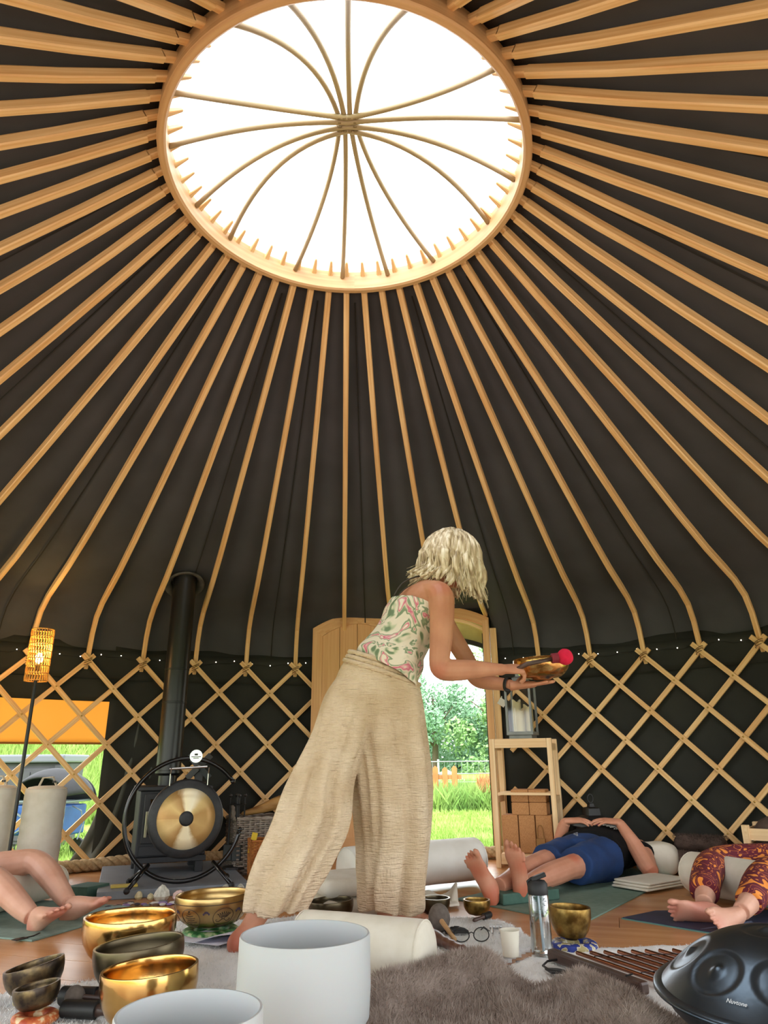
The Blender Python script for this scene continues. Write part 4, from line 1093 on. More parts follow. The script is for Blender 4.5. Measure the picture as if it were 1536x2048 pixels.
log('split log lying in the basket behind the front one', [(-0.84, 4.86, 0.30), (-0.58, 4.93, 0.305)], [0.034, 0.038], BARK2)
tag(MB().box((-0.785, 4.50, 0.20), (0.032, 0.016, 0.11), Matrix.Rotation(0.2, 3, 'Y')).build('firelighter_box', mat('yellow_card', '#e0bf2a', rough=0.6), bevel=0.002), 'yellow firelighter packet sticking out of the orange basket', 'box')
tag(MB().tube([(-0.73, 4.50, 0.205), (-0.69, 4.51, 0.228), (-0.63, 4.53, 0.232)], [0.008, 0.011, 0.007], 8).build('torch', BLKM), 'black torch lying on the orange basket rim', 'torch')

# crystals, cards and small stones on the floor before the hearth
def gem(label, loc, r, m, seed, name='crystal', group=None, sq=0.9):
    random.seed(seed); mb = MB()
    def wob(p, a):
        k = 1 + 0.22*noise.noise(p*(1.6/r) + V((seed, 0, 0))); return p*k
    mb.lathe([(r*0.05, 0), (r*0.7, r*0.02), (r, r*0.55*sq), (r*0.85, r*1.2*sq), (r*0.45, r*1.7*sq), (r*0.05, r*1.85*sq)], 9, wob=wob)
    o = mb.build(name, m); o.location = loc; o.rotation_euler = (0, 0, seed*1.3); return tag(o, label, 'crystal', group)
QZ = mat('white_quartz', '#c4c4b4', '#dcdccf', scale=70, rough=0.35, bump=0.4, bscale=80); RQ = mat('rose_quartz', '#dfc2be', rough=0.25); CIT = mat('citrine', '#d0c49a', rough=0.3); AM = mat('amethyst', '#8f7ba0', '#c4b5cc', scale=60, rough=0.25)
gem('large white druzy quartz crystal before the hearth board', (-1.128, 3.93, 0), 0.040, QZ, 1)
gem('pale pink rose quartz lump right of the white druzy quartz', (-1.035, 3.92, 0), 0.036, RQ, 2, sq=0.7)
gem('small pale yellow crystal left of the white druzy quartz', (-1.255, 3.965, 0), 0.020, CIT, 3)
gem('second small yellowish crystal touching the white druzy quartz', (-1.19, 3.95, 0), 0.017, CIT, 4)
for i in range(9):
    gem('amethyst crystal point on the floor behind the engraved bowl', (-0.90 + i*0.026, 4.06 + 0.02*(i % 3), 0), 0.014 + 0.006*(i % 3), (AM, RQ, QZ)[i % 3], 10+i, group='crystals behind the engraved bowl')
random.seed(31)
STN = [mat('stone_%s' % n, c, rough=0.4) for n, c in (('brown', '#6a4d3c'), ('violet', '#8d74ae'), ('grey', '#6f7478'), ('white', '#cfcbc6'), ('green', '#7c8a6e'), ('dark', '#39323a'))]
for i in range(34):
    x = -1.33 + 0.42*random.random(); y = 3.73 + 0.10*random.random() + (x+1.33)*0.12
    r = random.uniform(0.010, 0.020); mb = MB(); mb.ball((0, 0, r*0.4), (r*1.3, r, r*0.4), 8)
    o = mb.build('tumbled_stone', random.choice(STN), smooth=True); o.location = (x, y, 0); o.rotation_euler = (0, 0, random.uniform(0, 3)); tag(o, 'small tumbled stone laid out on the floor before the hearth', 'stone', 'tumbled stones before the hearth')
for i in range(8):
    x = -0.86 + 0.18*random.random(); y = 3.86 + 0.08*random.random(); r = random.uniform(0.012, 0.022)
    o = MB().ball((0, 0, r*0.4), (r*1.3, r, r*0.4), 8).build('tumbled_stone', random.choice(STN), smooth=True); o.location = (x, y, 0); tag(o, 'small tumbled stone on the floor behind the engraved bowl', 'stone', 'tumbled stones behind the bowl')
slab('notebook', [(-1.425, 4.035), (-1.30, 4.08), (-1.32, 4.13), (-1.445, 4.085)], 0.0385, 0.050, mat('yellow_cover', '#c9b14e', rough=0.5), 'small yellow notebook on the front edge of the hearth board', 'notebook')
for i, (x, y) in enumerate(((-1.165, 4.215), (-1.07, 4.26))):
    o = MB().lathe([(0.002, 0), (0.018, 0), (0.019, 0.014), (0.017, 0.014), (0.016, 0.009), (0.002, 0.009)], 16).build('tealight', STEELB, smooth=True, angle=40); o.location = (x, y, 0.0385)
    tag(o, ('silver tealight on the hearth below the stove, left one', 'silver tealight on the hearth below the stove, right one')[i], 'tealight')
# sheets of paper
PAP = mat('white_paper', '#d5d6e4', rough=0.7)
slab('paper_sheet', [(-0.80, 2.93), (-0.60, 2.83), (-0.50, 2.98), (-0.70, 3.07)], 0.036, 0.0375, PAP, 'white paper sheet lying below the engraved bowl, lower of two', 'paper', 0)
mb = MB(); mb.sheet(lambda u, v: (-0.70 + 0.24*u + 0.08*v, 2.86 + 0.16*v + 0.02*u, 0.040 + 0.03*u*(1-v) + 0.008*sin(u*4)), 10, 6, 0.0008)
tag(mb.build('paper_sheet', PAP, smooth=True), 'white paper sheet with a lifted corner, upper of two', 'paper')

# mats
def rect(c, ax, l, w):
    ax = V((ax[0], ax[1])).normalized(); n = V((-ax[1], ax[0])); c = V(c)
    return [tuple(c + ax*l*a + n*w*b) for a, b in ((-.5, -.5), (.5, -.5), (.5, .5), (-.5, .5))]
m1 = slab('yoga_mat', [(-1.371, 3.087), (-1.13, 3.72), (-2.55, 4.22), (-2.80, 3.60)], 0.0, 0.007, SAGE, 'sage green yoga mat under the feet at the left', 'yoga mat')
mb = MB(); mb.box((0, 0, 0.0085), (0.06, 0.008, 0.003)); mb.box((0.05, 0.012, 0.0085), (0.05, 0.005, 0.003), Matrix.Rotation(0.5, 3, 'Z')); mb.box((-0.03, 0.0, 0.0085), (0.05, 0.03, 0.003))
q = mb.build('mat_logo', BLKM, m1); q.location = (-1.41, 3.125, 0); q.rotation_euler = (0, 0, radians(60))
slab('yoga_mat', [(-1.42, 3.60), (-1.09, 3.51), (-0.97, 3.585), (-1.27, 3.74)], 0.0075, 0.013, SAGE2, 'pale blue speckled mat corner beyond the left feet', 'yoga mat')
slab('foam_block', [(-1.66, 4.03), (-1.53, 4.00), (-1.47, 4.14), (-1.60, 4.18)], 0.0, 0.05, DGREEN, 'dark green foam block behind the left bolster', 'yoga block')
slab('yoga_mat', [(0.80, 3.285), (0.33, 3.86), (1.42, 5.02), (1.66, 4.55), (1.50, 4.27)], 0.0, 0.007, mat('green_mat', '#6c8677', '#778f82', scale=30, rough=0.8), 'green yoga mat under the lying man', 'yoga mat')
slab('foam_block', [(0.535, 3.66), (0.83, 3.80), (0.78, 3.92), (0.485, 3.78)], 0.0075, 0.055, DGREEN, 'green foam block under the ankles of the lying man', 'yoga block', 0.006)
nm = slab('yoga_mat', [(1.00, 3.395), (1.30, 3.06), (2.6, 2.9), (2.6, 3.50), (1.19, 3.53)], 0.0, 0.007, NAVY, 'navy yoga mat under the person in patterned trousers', 'yoga mat')
slab('edge', [(0.995, 3.393), (1.30, 3.052), (1.30, 3.06), (1.0, 3.40)], 0.0, 0.004, mat('teal_edge', '#5e8f86', rough=0.7), None, None, 0, nm)
LOGO = mat('mat_print', '#6f7690', rough=0.6)
mb = MB()
for i in range(4): mb.box((1.36 + 0.008*i, 3.20 + 0.012*i, 0.0075), (0.26, 0.003, 0.0006), Matrix.Rotation(0.30 + 0.05*i, 3, 'Z'))
mb.build('printed_lines', LOGO, nm)
# folded cream blanket and pillow by the man
fbk = thing('folded_towel', 'folded cream cotton blanket under the elbow of the lying man', 'blanket', (1.33, 4.12, 0))
for i in range(3): MB().box((0.006*i, 0.0, 0.010 + 0.0125*i), (0.36 - 0.012*i, 0.22, 0.011)).build('fold', CREAM, fbk, bevel=0.005, smooth=True)
fbk.location = (1.385, 4.135, 0.008); fbk.rotation_euler = (0, 0, radians(35))
pw_ = thing('pillow', 'cream pillow with small black label behind the raised elbow', 'pillow', (1.60, 4.62, 0.085))
def pilw(u, v):
    a = 2*pi*u; b = pi*(v - 0.5); k = abs(cos(b))**0.4
    x = 0.13*k*(1 if cos(a) > 0 else -1)*abs(cos(a))**0.6; y = 0.09*k*(1 if sin(a) > 0 else -1)*abs(sin(a))**0.6
    return (x, y, 0.085*sin(b) + 0.01*noise.noise(V((x*12, y*12, v*3))))
MB().sheet(pilw, 36, 18).build('cushion', CREAM, pw_, smooth=True)
MB().box((-0.04, -0.092, 0.01), (0.02, 0.004, 0.035)).build('label', BLKM, pw_)
pw_.rotation_euler = (0, 0, radians(-25))

# ------------------------------------------------------------------ shelf with cork blocks and lantern
sf = thing('pine_shelf', 'narrow pine shelf unit to the right of the doorway', 'shelf', (0.93, 4.99, 0), (0, 0, radians(-20)))
SW, SD, SH = 0.375, 0.26, 0.775
for sx in (-1, 1):
    for sy in (-1, 1): MB().beam((sx*(SW/2-0.0), sy*SD/2, 0), (sx*(SW/2-0.0), sy*SD/2, SH), 0.032, 0.032, (0, 1, 0)).build('post', PINE_PALE, sf, bevel=0.002)
    for z in (0.06, 0.43, 0.755): MB().box((sx*SW/2, 0, z - 0.03), (0.02, SD-0.034, 0.04)).build('side_rail', PINE_PALE, sf)
for z, nm_ in ((0.075, 'shelf_board'), (0.435, 'shelf_board'), (SH - 0.008, 'top_board')):
    MB().box((0, 0, z), (SW - 0.034, SD + 0.02, 0.016)).build(nm_, PINE_PALE, sf, bevel=0.002)
for z in (0.045, SH - 0.035): MB().box((0, -SD/2 - 0.002, z), (SW - 0.034, 0.018, 0.045)).build('front_rail', PINE_PALE, sf)
SM = Matrix.LocRotScale(V((0.93, 4.99, 0)), Matrix.Rotation(radians(-20), 3, 'Z').to_quaternion(), None)
def cork(x, y, z, d, label, group=None):
    o = MB().box((0, 0, 0), d).build('cork_block', CORK, bevel=0.006); o.matrix_world = SM @ Matrix.Translation((x, y, z)); tag(o, label, 'yoga block', group)
for i, nmx in enumerate(('left', 'middle', 'right')): cork(-0.108 + 0.108*i, -0.03, 0.084 + 0.112, (0.103, 0.15, 0.222), 'cork yoga block standing on the bottom shelf, %s of three' % nmx)
for i in range(2):
    for j in range(2): cork(-0.035 + 0.114*i, -0.03, 0.306 + 0.0385 + 0.0775*j, (0.112, 0.15, 0.076), 'cork yoga block lying in the upper stack, %s %s' % (('bottom', 'top')[j], ('left', 'right')[i]))
gb = thing('gift_bag', 'tiny brown paper gift bag with twisted handles before the cork blocks', 'bag', SM @ V((0.085, -0.122, 0.0835)), (0, 0, radians(-20)))
MB().box((0, 0, 0.045), (0.055, 0.022, 0.09)).build('bag', KRAFT, gb, bevel=0.002)
for s in (-1, 1): MB().tube([(-0.02 , s*0.009, 0.088), (-0.017, s*0.009, 0.15), (-0.006, s*0.012, 0.168), (0.006, s*0.012, 0.168), (0.017, s*0.009, 0.15), (0.02, s*0.009, 0.088)], 0.0018, 5).build('handle', KRAFT, gb)
ln = thing('candle_lantern', 'tall grey lantern holding three cream candles on the pine shelf', 'lantern', SM @ V((0.0, 0.0, SH)), (0, 0, radians(-24)))
LG = mat('lantern_grey', '#7b7f80', '#868a8a', scale=20, rough=0.45, metal=0.2)
MB().box((0, 0, 0.012), (0.155, 0.155, 0.024)).build('base', LG, ln, bevel=0.003); MB().box((0, 0, 0.035), (0.18, 0.18, 0.022)).build('tray', LG, ln, bevel=0.003)
for sx in (-1, 1):
    for sy in (-1, 1): MB().box((sx*0.082, sy*0.082, 0.195), (0.014, 0.014, 0.30)).build('post', LG, ln)
MB().box((0, 0, 0.35), (0.18, 0.18, 0.02)).build('top_frame', LG, ln, bevel=0.003)
MB().lathe([(0.11, 0.36), (0.07, 0.40), (0.03, 0.415), (0.03, 0.43), (0.002, 0.43)], 4, M=Matrix.Rotation(pi/4, 3, 'Z')).build('roof', LG, ln)
MB().tube([(0.028*cos(q), 0, 0.445 + 0.028*sin(q)) for q in [2*pi*i/18 for i in range(19)]], 0.003, 6).build('hanging_ring', LG, ln)
gl_ = bpy.data.materials.new('lantern_glass'); gl_.use_nodes = True; N = gl_.node_tree.nodes; L = gl_.node_tree.links; N.remove(N['Principled BSDF'])
a = N.new('ShaderNodeBsdfTransparent'); b = N.new('ShaderNodeBsdfGlossy'); b.inputs['Roughness'].default_value = 0.05; c = N.new('ShaderNodeMixShader'); c.inputs[0].default_value = 0.03
L.new(a.outputs[0], c.inputs[1]); L.new(b.outputs[0], c.inputs[2]); L.new(c.outputs[0], N['Material Output'].inputs[0])
for k in range(4):
    MB().box((0, -0.082, 0.19), (0.15, 0.003, 0.29)).build('glass_pane', gl_, ln).rotation_euler = (0, 0, k*pi/2)
WAX = mat('cream_wax', '#b5a87c', '#c2b68c', scale=10, rough=0.55, sss=0.15)
LM = SM @ Matrix.Translation((0, 0, SH)) @ Matrix.Rotation(radians(-4), 4, 'Z')
for (x, y, h, r, lb) in ((-0.035, 0.02, 0.205, 0.030, 'tallest cream candle in the grey lantern, at the left'), (-0.005, -0.035, 0.145, 0.034, 'shortest cream candle in the grey lantern, in front'), (0.042, 0.02, 0.170, 0.032, 'middle-height cream candle in the grey lantern, at the right')):
    def wob(p, a, h=h): return V((p.x, p.y, p.z + (0.012*sin(a*2+1) if p.z > h*0.9 else 0)))
    cd = thing('candle', lb, 'candle', LM @ V((x, y, 0.0465)))
    MB().lathe([(0.002, 0), (r, 0), (r, h), (r-0.006, h), (r-0.009, h-0.02), (0.002, h-0.022)], 24, wob=wob).build('wax', WAX, cd, smooth=True, angle=50)
    MB().tube([(0, 0, h-0.022), (0.001, 0, h-0.008)], 0.0012, 5).build('wick', BLKM, cd)
# black lantern at the wall behind the man, wooden crate at the right edge
bl = thing('black_lantern', 'black metal lantern with finial standing behind the lying man', 'lantern', (1.33, 4.95, 0), (0, 0, radians(15)))
MB().box((0, 0, 0.015), (0.19, 0.19, 0.03)).build('base', IRON, bl, bevel=0.004)
for sx in (-1, 1):
    for sy in (-1, 1): MB().box((sx*0.08, sy*0.08, 0.13), (0.014, 0.014, 0.21)).build('post', IRON, bl)
MB().lathe([(0.15, 0.235), (0.145, 0.25), (0.11, 0.285), (0.06, 0.30), (0.055, 0.34), (0.05, 0.345), (0.025, 0.35), (0.02, 0.37), (0.002, 0.372)], 4, M=Matrix.Rotation(pi/4, 3, 'Z')).build('roof', IRON, bl)
for k in range(4): MB().box((0, -0.08, 0.13), (0.15, 0.003, 0.20)).build('glass_pane', gl_, bl).rotation_euler = (0, 0, k*pi/2)
MB().tube([(0.02*cos(q), 0, 0.40 + 0.026*sin(q)) for q in [2*pi*i/18 for i in range(19)]], 0.005, 6).build('finial', IRON, bl)
ct = thing('wooden_crate', 'slatted pale wooden crate by the trellis at the right edge', 'crate', (2.12, 4.16, 0), (0, 0, radians(-38)))
for k in range(4):
    for z in (0.03, 0.105, 0.18, 0.255): MB().box((0, -0.13, z), (0.30, 0.012, 0.058)).build('slat', PINE_PALE, ct).rotation_euler = (0, 0, k*pi/2)
for sx in (-1, 1):
    for sy in (-1, 1): MB().box((sx*0.132, sy*0.132, 0.15), (0.035, 0.035, 0.30)).build('corner_post', PINE_PALE, ct, bevel=0.002)
MB().box((0, 0, 0.012), (0.26, 0.26, 0.012)).build('bottom', PINE_PALE, ct)
mb = MB(); mb.ball((0, 0, 0), (0.125, 0.125, 0.10), 16); o = mb.build('fur_bundle', FURD, smooth=True); o.location = (2.12, 4.16, 0.245); tag(o, 'dark brown fur bundle stuffed into the wooden crate', 'blanket')

# ------------------------------------------------------------------ small things on the blankets
bt = thing('water_bottle', 'clear water bottle with black spout lid and straw, half full', 'bottle', (0.522, 2.735, 0.022))
CLR = bpy.data.materials.new('clear_plastic'); CLR.use_nodes = True; N = CLR.node_tree.nodes; L = CLR.node_tree.links; N.remove(N['Principled BSDF'])
a = N.new('ShaderNodeBsdfTransparent'); a.inputs[0].default_value = (0.93, 0.95, 0.95, 1); b = N.new('ShaderNodeBsdfGlossy'); b.inputs['Roughness'].default_value = 0.08; c = N.new('ShaderNodeMixShader'); fr = N.new('ShaderNodeLayerWeight'); fr.inputs[0].default_value = 0.35
L.new(fr.outputs['Facing'], c.inputs[0]); L.new(a.outputs[0], c.inputs[1]); L.new(b.outputs[0], c.inputs[2]); L.new(c.outputs[0], N['Material Output'].inputs[0])
WAT = mat('water', '#ffffff', rough=0.02, trans=1.0, spec=0.5); WAT.node_tree.nodes['Principled BSDF'].inputs['IOR'].default_value = 1.33
MB().lathe([(0.002, 0), (0.033, 0), (0.036, 0.006), (0.035, 0.09), (0.0345, 0.178), (0.030, 0.186), (0.028, 0.19), (0.0265, 0.186), (0.0325, 0.176), (0.0335, 0.09), (0.034, 0.008), (0.002, 0.006)], 32).build('body', CLR, bt, smooth=True, angle=60)
MB().lathe([(0.002, 0.008), (0.0325, 0.009), (0.033, 0.05), (0.0325, 0.117), (0.002, 0.117)], 32).build('water', WAT, bt, smooth=True, angle=50)
MB().tube([(0.004, 0, 0.012), (0.0, 0, 0.185)], 0.0035, 8).build('straw', mat('straw', '#c9d4de', rough=0.3), bt)
MB().lathe([(0.002, 0.182), (0.034, 0.182), (0.035, 0.19), (0.034, 0.215), (0.026, 0.225), (0.002, 0.228)], 32).build('lid', BLKM, bt, smooth=True, angle=40)
MB().beam((-0.022, 0, 0.226), (0.030, 0, 0.244), 0.022, 0.014).build('spout', BLKM, bt, bevel=0.003)
MB().tube([(-0.03, 0, 0.20), (-0.034, 0, 0.222), (-0.02, 0, 0.232), (0.0, 0, 0.236)], 0.004, 6).build('carry_loop', BLKM, bt)
mb = MB()
for i in range(14): a_ = -1.9 + 0.09*random.randint(0, 12); z = 0.125 + 0.004*i; mb.box((0.0352*cos(a_), 0.0352*sin(a_), z), (0.004, 0.004, 0.0018))
mb.build('printed_marks', mat('grey_print', '#6d7274', rough=0.6), bt)
cp = thing('paper_cup', 'plain cream paper cup standing left of the water bottle', 'cup', (0.412, 2.715, 0.024))
CUP = mat('cup_card', '#ded9c8', rough=0.7)
MB().lathe([(0.002, 0.004), (0.025, 0.004), (0.025, 0), (0.0265, 0), (0.0325, 0.074), (0.034, 0.0745), (0.034, 0.077), (0.0315, 0.077), (0.0255, 0.007), (0.002, 0.007)], 32).build('cup', CUP, cp, smooth=True, angle=40)
ml = thing('felt_mallet', 'large grey felt mallet with wooden handle on the white blanket', 'mallet', (0.19, 3.02, 0.02))
hd = V((0.198, 3.07, 0.072)); he_ = V((0.236, 2.85, 0.045))
MB().ball(hd, (0.042, 0.042, 0.050), 22).build('head', FELT, ml, smooth=True, world=True)
MB().tube([hd, hd.lerp(he_, 0.2), he_], [0.011, 0.0095, 0.008], 10).build('handle', mat('pale_handle', '#b08a5c', '#c79f70', scale=6, rough=0.5), ml, smooth=True, world=True)
cr_ = thing('turned_handle', 'dark turned wooden mallet handle lying by the cream bolster', 'mallet', (0.21, 2.78, 0.03))
a_, b_ = V((0.155, 2.92, 0.045)), V((0.255, 2.675, 0.045)); pr2 = [(0, 0.022), (0.1, 0.024), (0.2, 0.024), (0.34, 0.020), (0.42, 0.0155), (0.46, 0.018), (0.52, 0.0185), (0.56, 0.015), (0.64, 0.018), (0.70, 0.0185), (0.74, 0.015), (0.82, 0.017), (0.92, 0.0185), (1.0, 0.013)]
MB().tube([a_.lerp(b_, q) for q, r in pr2], [r for q, r in pr2], 14).build('handle', mat('mahogany', '#4c2a20', '#64382a', scale=8, rough=0.35), cr_, smooth=True, world=True)
MB().ball(a_ + V((-0.012, 0.04, 0.0)), (0.032, 0.040, 0.026), 14).build('red_head', mat('red_suede', '#9c2a30', rough=0.8), cr_, smooth=True, world=True)
def small_mallet(label, a, b, r, m1, m2, f=0.35):
    a, b = V(a), V(b); t = thing('wooden_mallet', label, 'mallet', a)
    MB().tube([a, a.lerp(b, 0.02), a.lerp(b, f), a.lerp(b, f+0.01)], [r*0.9, r, r, r*0.8], 14).build('leather_head', m1, t, smooth=True, angle=40, world=True)
    MB().tube([a.lerp(b, f), a.lerp(b, f+0.06), a.lerp(b, 0.6), a.lerp(b, 0.92), b], [r*0.8, r*0.55, r*0.5, r*0.62, r*0.4], 12).build('handle', m2, t, smooth=True, world=True)
    return t
small_mallet('short dark wooden mallet with black tip by the small brass bowl', (0.425, 3.30, 0.040), (0.345, 3.215, 0.034), 0.013, BLKM, WALNUT, 0.4)
small_mallet('black leather-headed mallet lying right of the tilted bowls, rear one', (-0.895, 2.245, 0.047), (-0.66, 2.215, 0.047), 0.024, BLKM, WALNUT, 0.42)
small_mallet('black leather-headed mallet lying right of the tilted bowls, front one', (-0.848, 2.145, 0.045), (-0.62, 2.125, 0.040), 0.021, BLKM, WALNUT, 0.40)
gm = thing('ball_mallet', 'grey felt ball mallet resting between the two black mallets', 'mallet', (-0.85, 2.185, 0.05))
MB().ball((-0.838, 2.19, 0.060), 0.026, 18).build('head', FELT, gm, smooth=True, world=True); MB().tube([(-0.815, 2.188, 0.060), (-0.64, 2.165, 0.052)], 0.006, 8).build('handle', WALNUT, gm, world=True)
# spectacles
gsx = thing('spectacles', 'black-rimmed spectacles lying open on the white blanket', 'spectacles', (0.30, 2.885, 0.026), (0, 0, radians(4)))
for s in (-1, 1):
    pts = [V((s*0.036 + 0.028*cos(q), 0, 0.024 + (0.024 if sin(q) > 0 else 0.020)*sin(q))) for q in [2*pi*i/20 for i in range(21)]]
    MB().tube(pts, 0.0019, 6, caps=False).build('rim', BLKM, gsx, smooth=True)
    MB().lathe([(0.001, -0.0005), (0.027, -0.0005), (0.027, 0.0005), (0.001, 0.0005)], 20, M=Matrix.Rotation(pi/2, 3, 'X'), c=(s*0.036, 0, 0.025)).build('lens', CLR, gsx)
    MB().tube([(s*0.066, 0, 0.036), (s*0.066, 0.10, 0.030), (s*0.060, 0.13, 0.014)], 0.0022, 6).build('temple', BLKM, gsx)
MB().tube([(-0.009, 0, 0.03), (0, 0, 0.034), (0.009, 0, 0.03)], 0.0018, 6).build('bridge', BLKM, gsx)
# lace pouch, tuning forks, strap
mb = MB(); mb.sheet(lambda u, v: (0.185 + 0.09*u, 3.0 + 0.05*v, 0.034 + 0.018*sin(pi*u)*sin(pi*v) + 0.006*noise.noise(V((u*6, v*6, 1)))), 12, 8, 0.004); o = mb.build('black_pouch', BLK, smooth=True); o.location = (0.03, 0, 0); tag(o, 'small black lace pouch between the mallet and spectacles', 'pouch')
for i in range(2):
    tf = thing('tuning_fork', ('silver weighted tuning fork beside the paper cup, left one', 'silver weighted tuning fork beside the paper cup, right one')[i], 'tuning fork', (0.40 + 0.028*i, 3.06, 0.03), (0, 0, radians(196)))
    MB().tube([(0, 0, 0), (0, 0.11, 0)], 0.0032, 8).build('prongs', STEELB, tf); MB().tube([(-0.011, -0.002, 0), (0.011, -0.002, 0)], 0.008, 12).build('weight', STEELB, tf, smooth=True, angle=40)
    tf.location = (0.405 + 0.026*i, 3.10, 0.034)
    tf.rotation_euler = (0, 0, radians(180 - 8))
sp = thing('leather_strap', 'black cord with leather tab lying on the white blanket', 'strap', (0.53, 2.46, 0.03))
MB().tube([(0.555, 2.60, 0.04), (0.51, 2.60, 0.034), (0.485, 2.55, 0.034), (0.495, 2.50, 0.034), (0.525, 2.465, 0.036)], 0.0035, 6).build('cord', BLKM, sp, smooth=True, world=True)
mb = MB(); mb.sheet(lambda u, v: (0.495 + 0.085*u - 0.01*v, 2.475 - 0.075*u + 0.05*v + 0.012*sin(pi*u), 0.034 + 0.004*sin(pi*u)), 8, 6, 0.005); mb.build('tab', BLKM, sp, world=True)
# chimes
ch = thing('bar_chimes', 'bar chimes of copper tubes laid out beside a dark wooden bar', 'chimes', (0.62, 2.47, 0.03))
COPPER = mat('copper_tube', '#8f5f4c', '#b07a64', scale=8, rough=0.2, metal=1)
a_, b_ = V((0.535, 2.655, 0.042)), V((0.712, 2.275, 0.042)); dch = (b_-a_).normalized()
MB().beam(a_, b_, 0.036, 0.034).build('wooden_bar', WALNUT, ch, bevel=0.008, world=True)
for i in range(11):
    s = V((0.623 + 0.0465*i, 2.665 + 0.003*i, 0.042)); l = 0.385 - 0.017*i
    tb = MB().lathe([(0.0045, 0), (0.0062, 0), (0.0062, l), (0.0045, l), (0.0045, 0)], 12, M=frame(V((1, 0, 0)), dch) if False else Matrix((dch.orthogonal().normalized(), dch.cross(dch.orthogonal().normalized()), dch)).transposed(), c=s, caps=False).build('chime_tube', COPPER, ch, smooth=True, angle=40, world=True)
for f in (0.22, 0.75): MB().tube([V((0.623 + 0.0465*i, 2.665, 0.049)) + dch*(0.385 - 0.017*i)*f + V((0, 0, 0.0)) for i in range(11)], 0.0012, 4).build('binding_cord', BLKM, ch, world=True)
MB().tube([a_.lerp(b_, 0.86) + V((-0.012, -0.008, 0.020)), a_.lerp(b_, 0.86) + V((0.012, 0.006, 0.021))], 0.0022, 5).build('bar_mark', BLKM, ch, world=True)
# steel hand drum
HPM = mat('nitrided_steel', '#4a5560', '#586470', scale=5, rough=0.30, metal=0.9, bump=0.03, bscale=60)
hp = thing('handpan', 'dark steel hand drum with dimpled tone fields at the right bottom corner', 'hand drum', (0.872, 1.83, 0.155), (radians(3), radians(-2), radians(0)))
RH = 0.265
def dome(x, y):
    r = hypot(x, y); z = 0.118*(1 - (min(r, 0.25)/0.25)**2.3)
    if r > 0.25: z = 0.0
    def fld(cx, cy, ra, rb, rot, depth, dr, dsign):
        dx, dy = x-cx, y-cy; u = dx*cos(rot)+dy*sin(rot); v = -dx*sin(rot)+dy*cos(rot); q = hypot(u/ra, v/rb)
        k = 0
        if q < 1.12: s = min(1, max(0, (1.12-q)/0.24)); k -= depth*s*s*(3-2*s)
        q2 = hypot(u, v)/dr
        if q2 < 1: k += dsign*0.007*(cos(pi*q2)*0.5+0.5)*1.2
        return k
    for i in range(8):
        a = radians(203 + 45*i)
        z += fld(0.176*cos(a), 0.176*sin(a), 0.045, 0.056, a, 0.0055, 0.021, 1)
    z += fld(0, 0, 0.055, 0.055, 0, 0.004, 0.03, 1)
    return z
mb = MB(); nr, na = 70, 180; rings = []
for i in range(nr+1):
    r = 0.004 + (0.25-0.004)*i/nr; rings.append([V((r*cos(2*pi*j/na), r*sin(2*pi*j/na), 0.004 + dome(r*cos(2*pi*j/na), r*sin(2*pi*j/na)))) for j in range(na)])
mb.loft(rings[::-1], caps=True); mb.build('upper_shell', HPM, hp, smooth=True)
MB().lathe([(0.245, 0.008), (0.262, 0.006), (0.2665, 0.002), (0.2665, -0.003), (0.262, -0.006), (0.245, -0.008), (0.245, 0.008)], 120, caps=False).build('rim', HPM, hp, smooth=True)
MB().lathe([(0.25, -0.004), (0.235, -0.035), (0.19, -0.08), (0.12, -0.112), (0.06, -0.122), (0.05, -0.10), (0.045, -0.10)], 90, caps=False).build('lower_shell', HPM, hp, smooth=True)
tx = bpy.data.curves.new('maker_name', 'FONT'); tx.body = 'Nuvtone'; tx.size = 0.0115; tx.shear = 0.3; tx.extrude = 0.0003; tx.materials.append(mat('etched_white', '#c9ccd0', rough=0.6))
to = bpy.data.objects.new('maker_font', tx); COL.objects.link(to)
aT = radians(223); rT = 0.226
n_ = V((cos(aT)*0.80, sin(aT)*0.80, 0.60)).normalized(); x_ = V((-sin(aT), cos(aT), 0)); y_ = n_.cross(x_)
to.matrix_local = Matrix.Translation(V((rT*cos(aT), rT*sin(aT), dome(rT*cos(aT), rT*sin(aT)) + 0.0065)) - x_*0.022) @ Matrix((x_, y_, n_)).transposed().to_4x4()

bpy.context.view_layer.update()
tm = bpy.data.meshes.new_from_object(to.evaluated_get(bpy.context.evaluated_depsgraph_get())); tm.name = 'maker_name'
t2 = bpy.data.objects.new('maker_name', tm); COL.objects.link(t2); t2.parent = hp; t2.matrix_local = to.matrix_local.copy(); bpy.data.objects.remove(to)
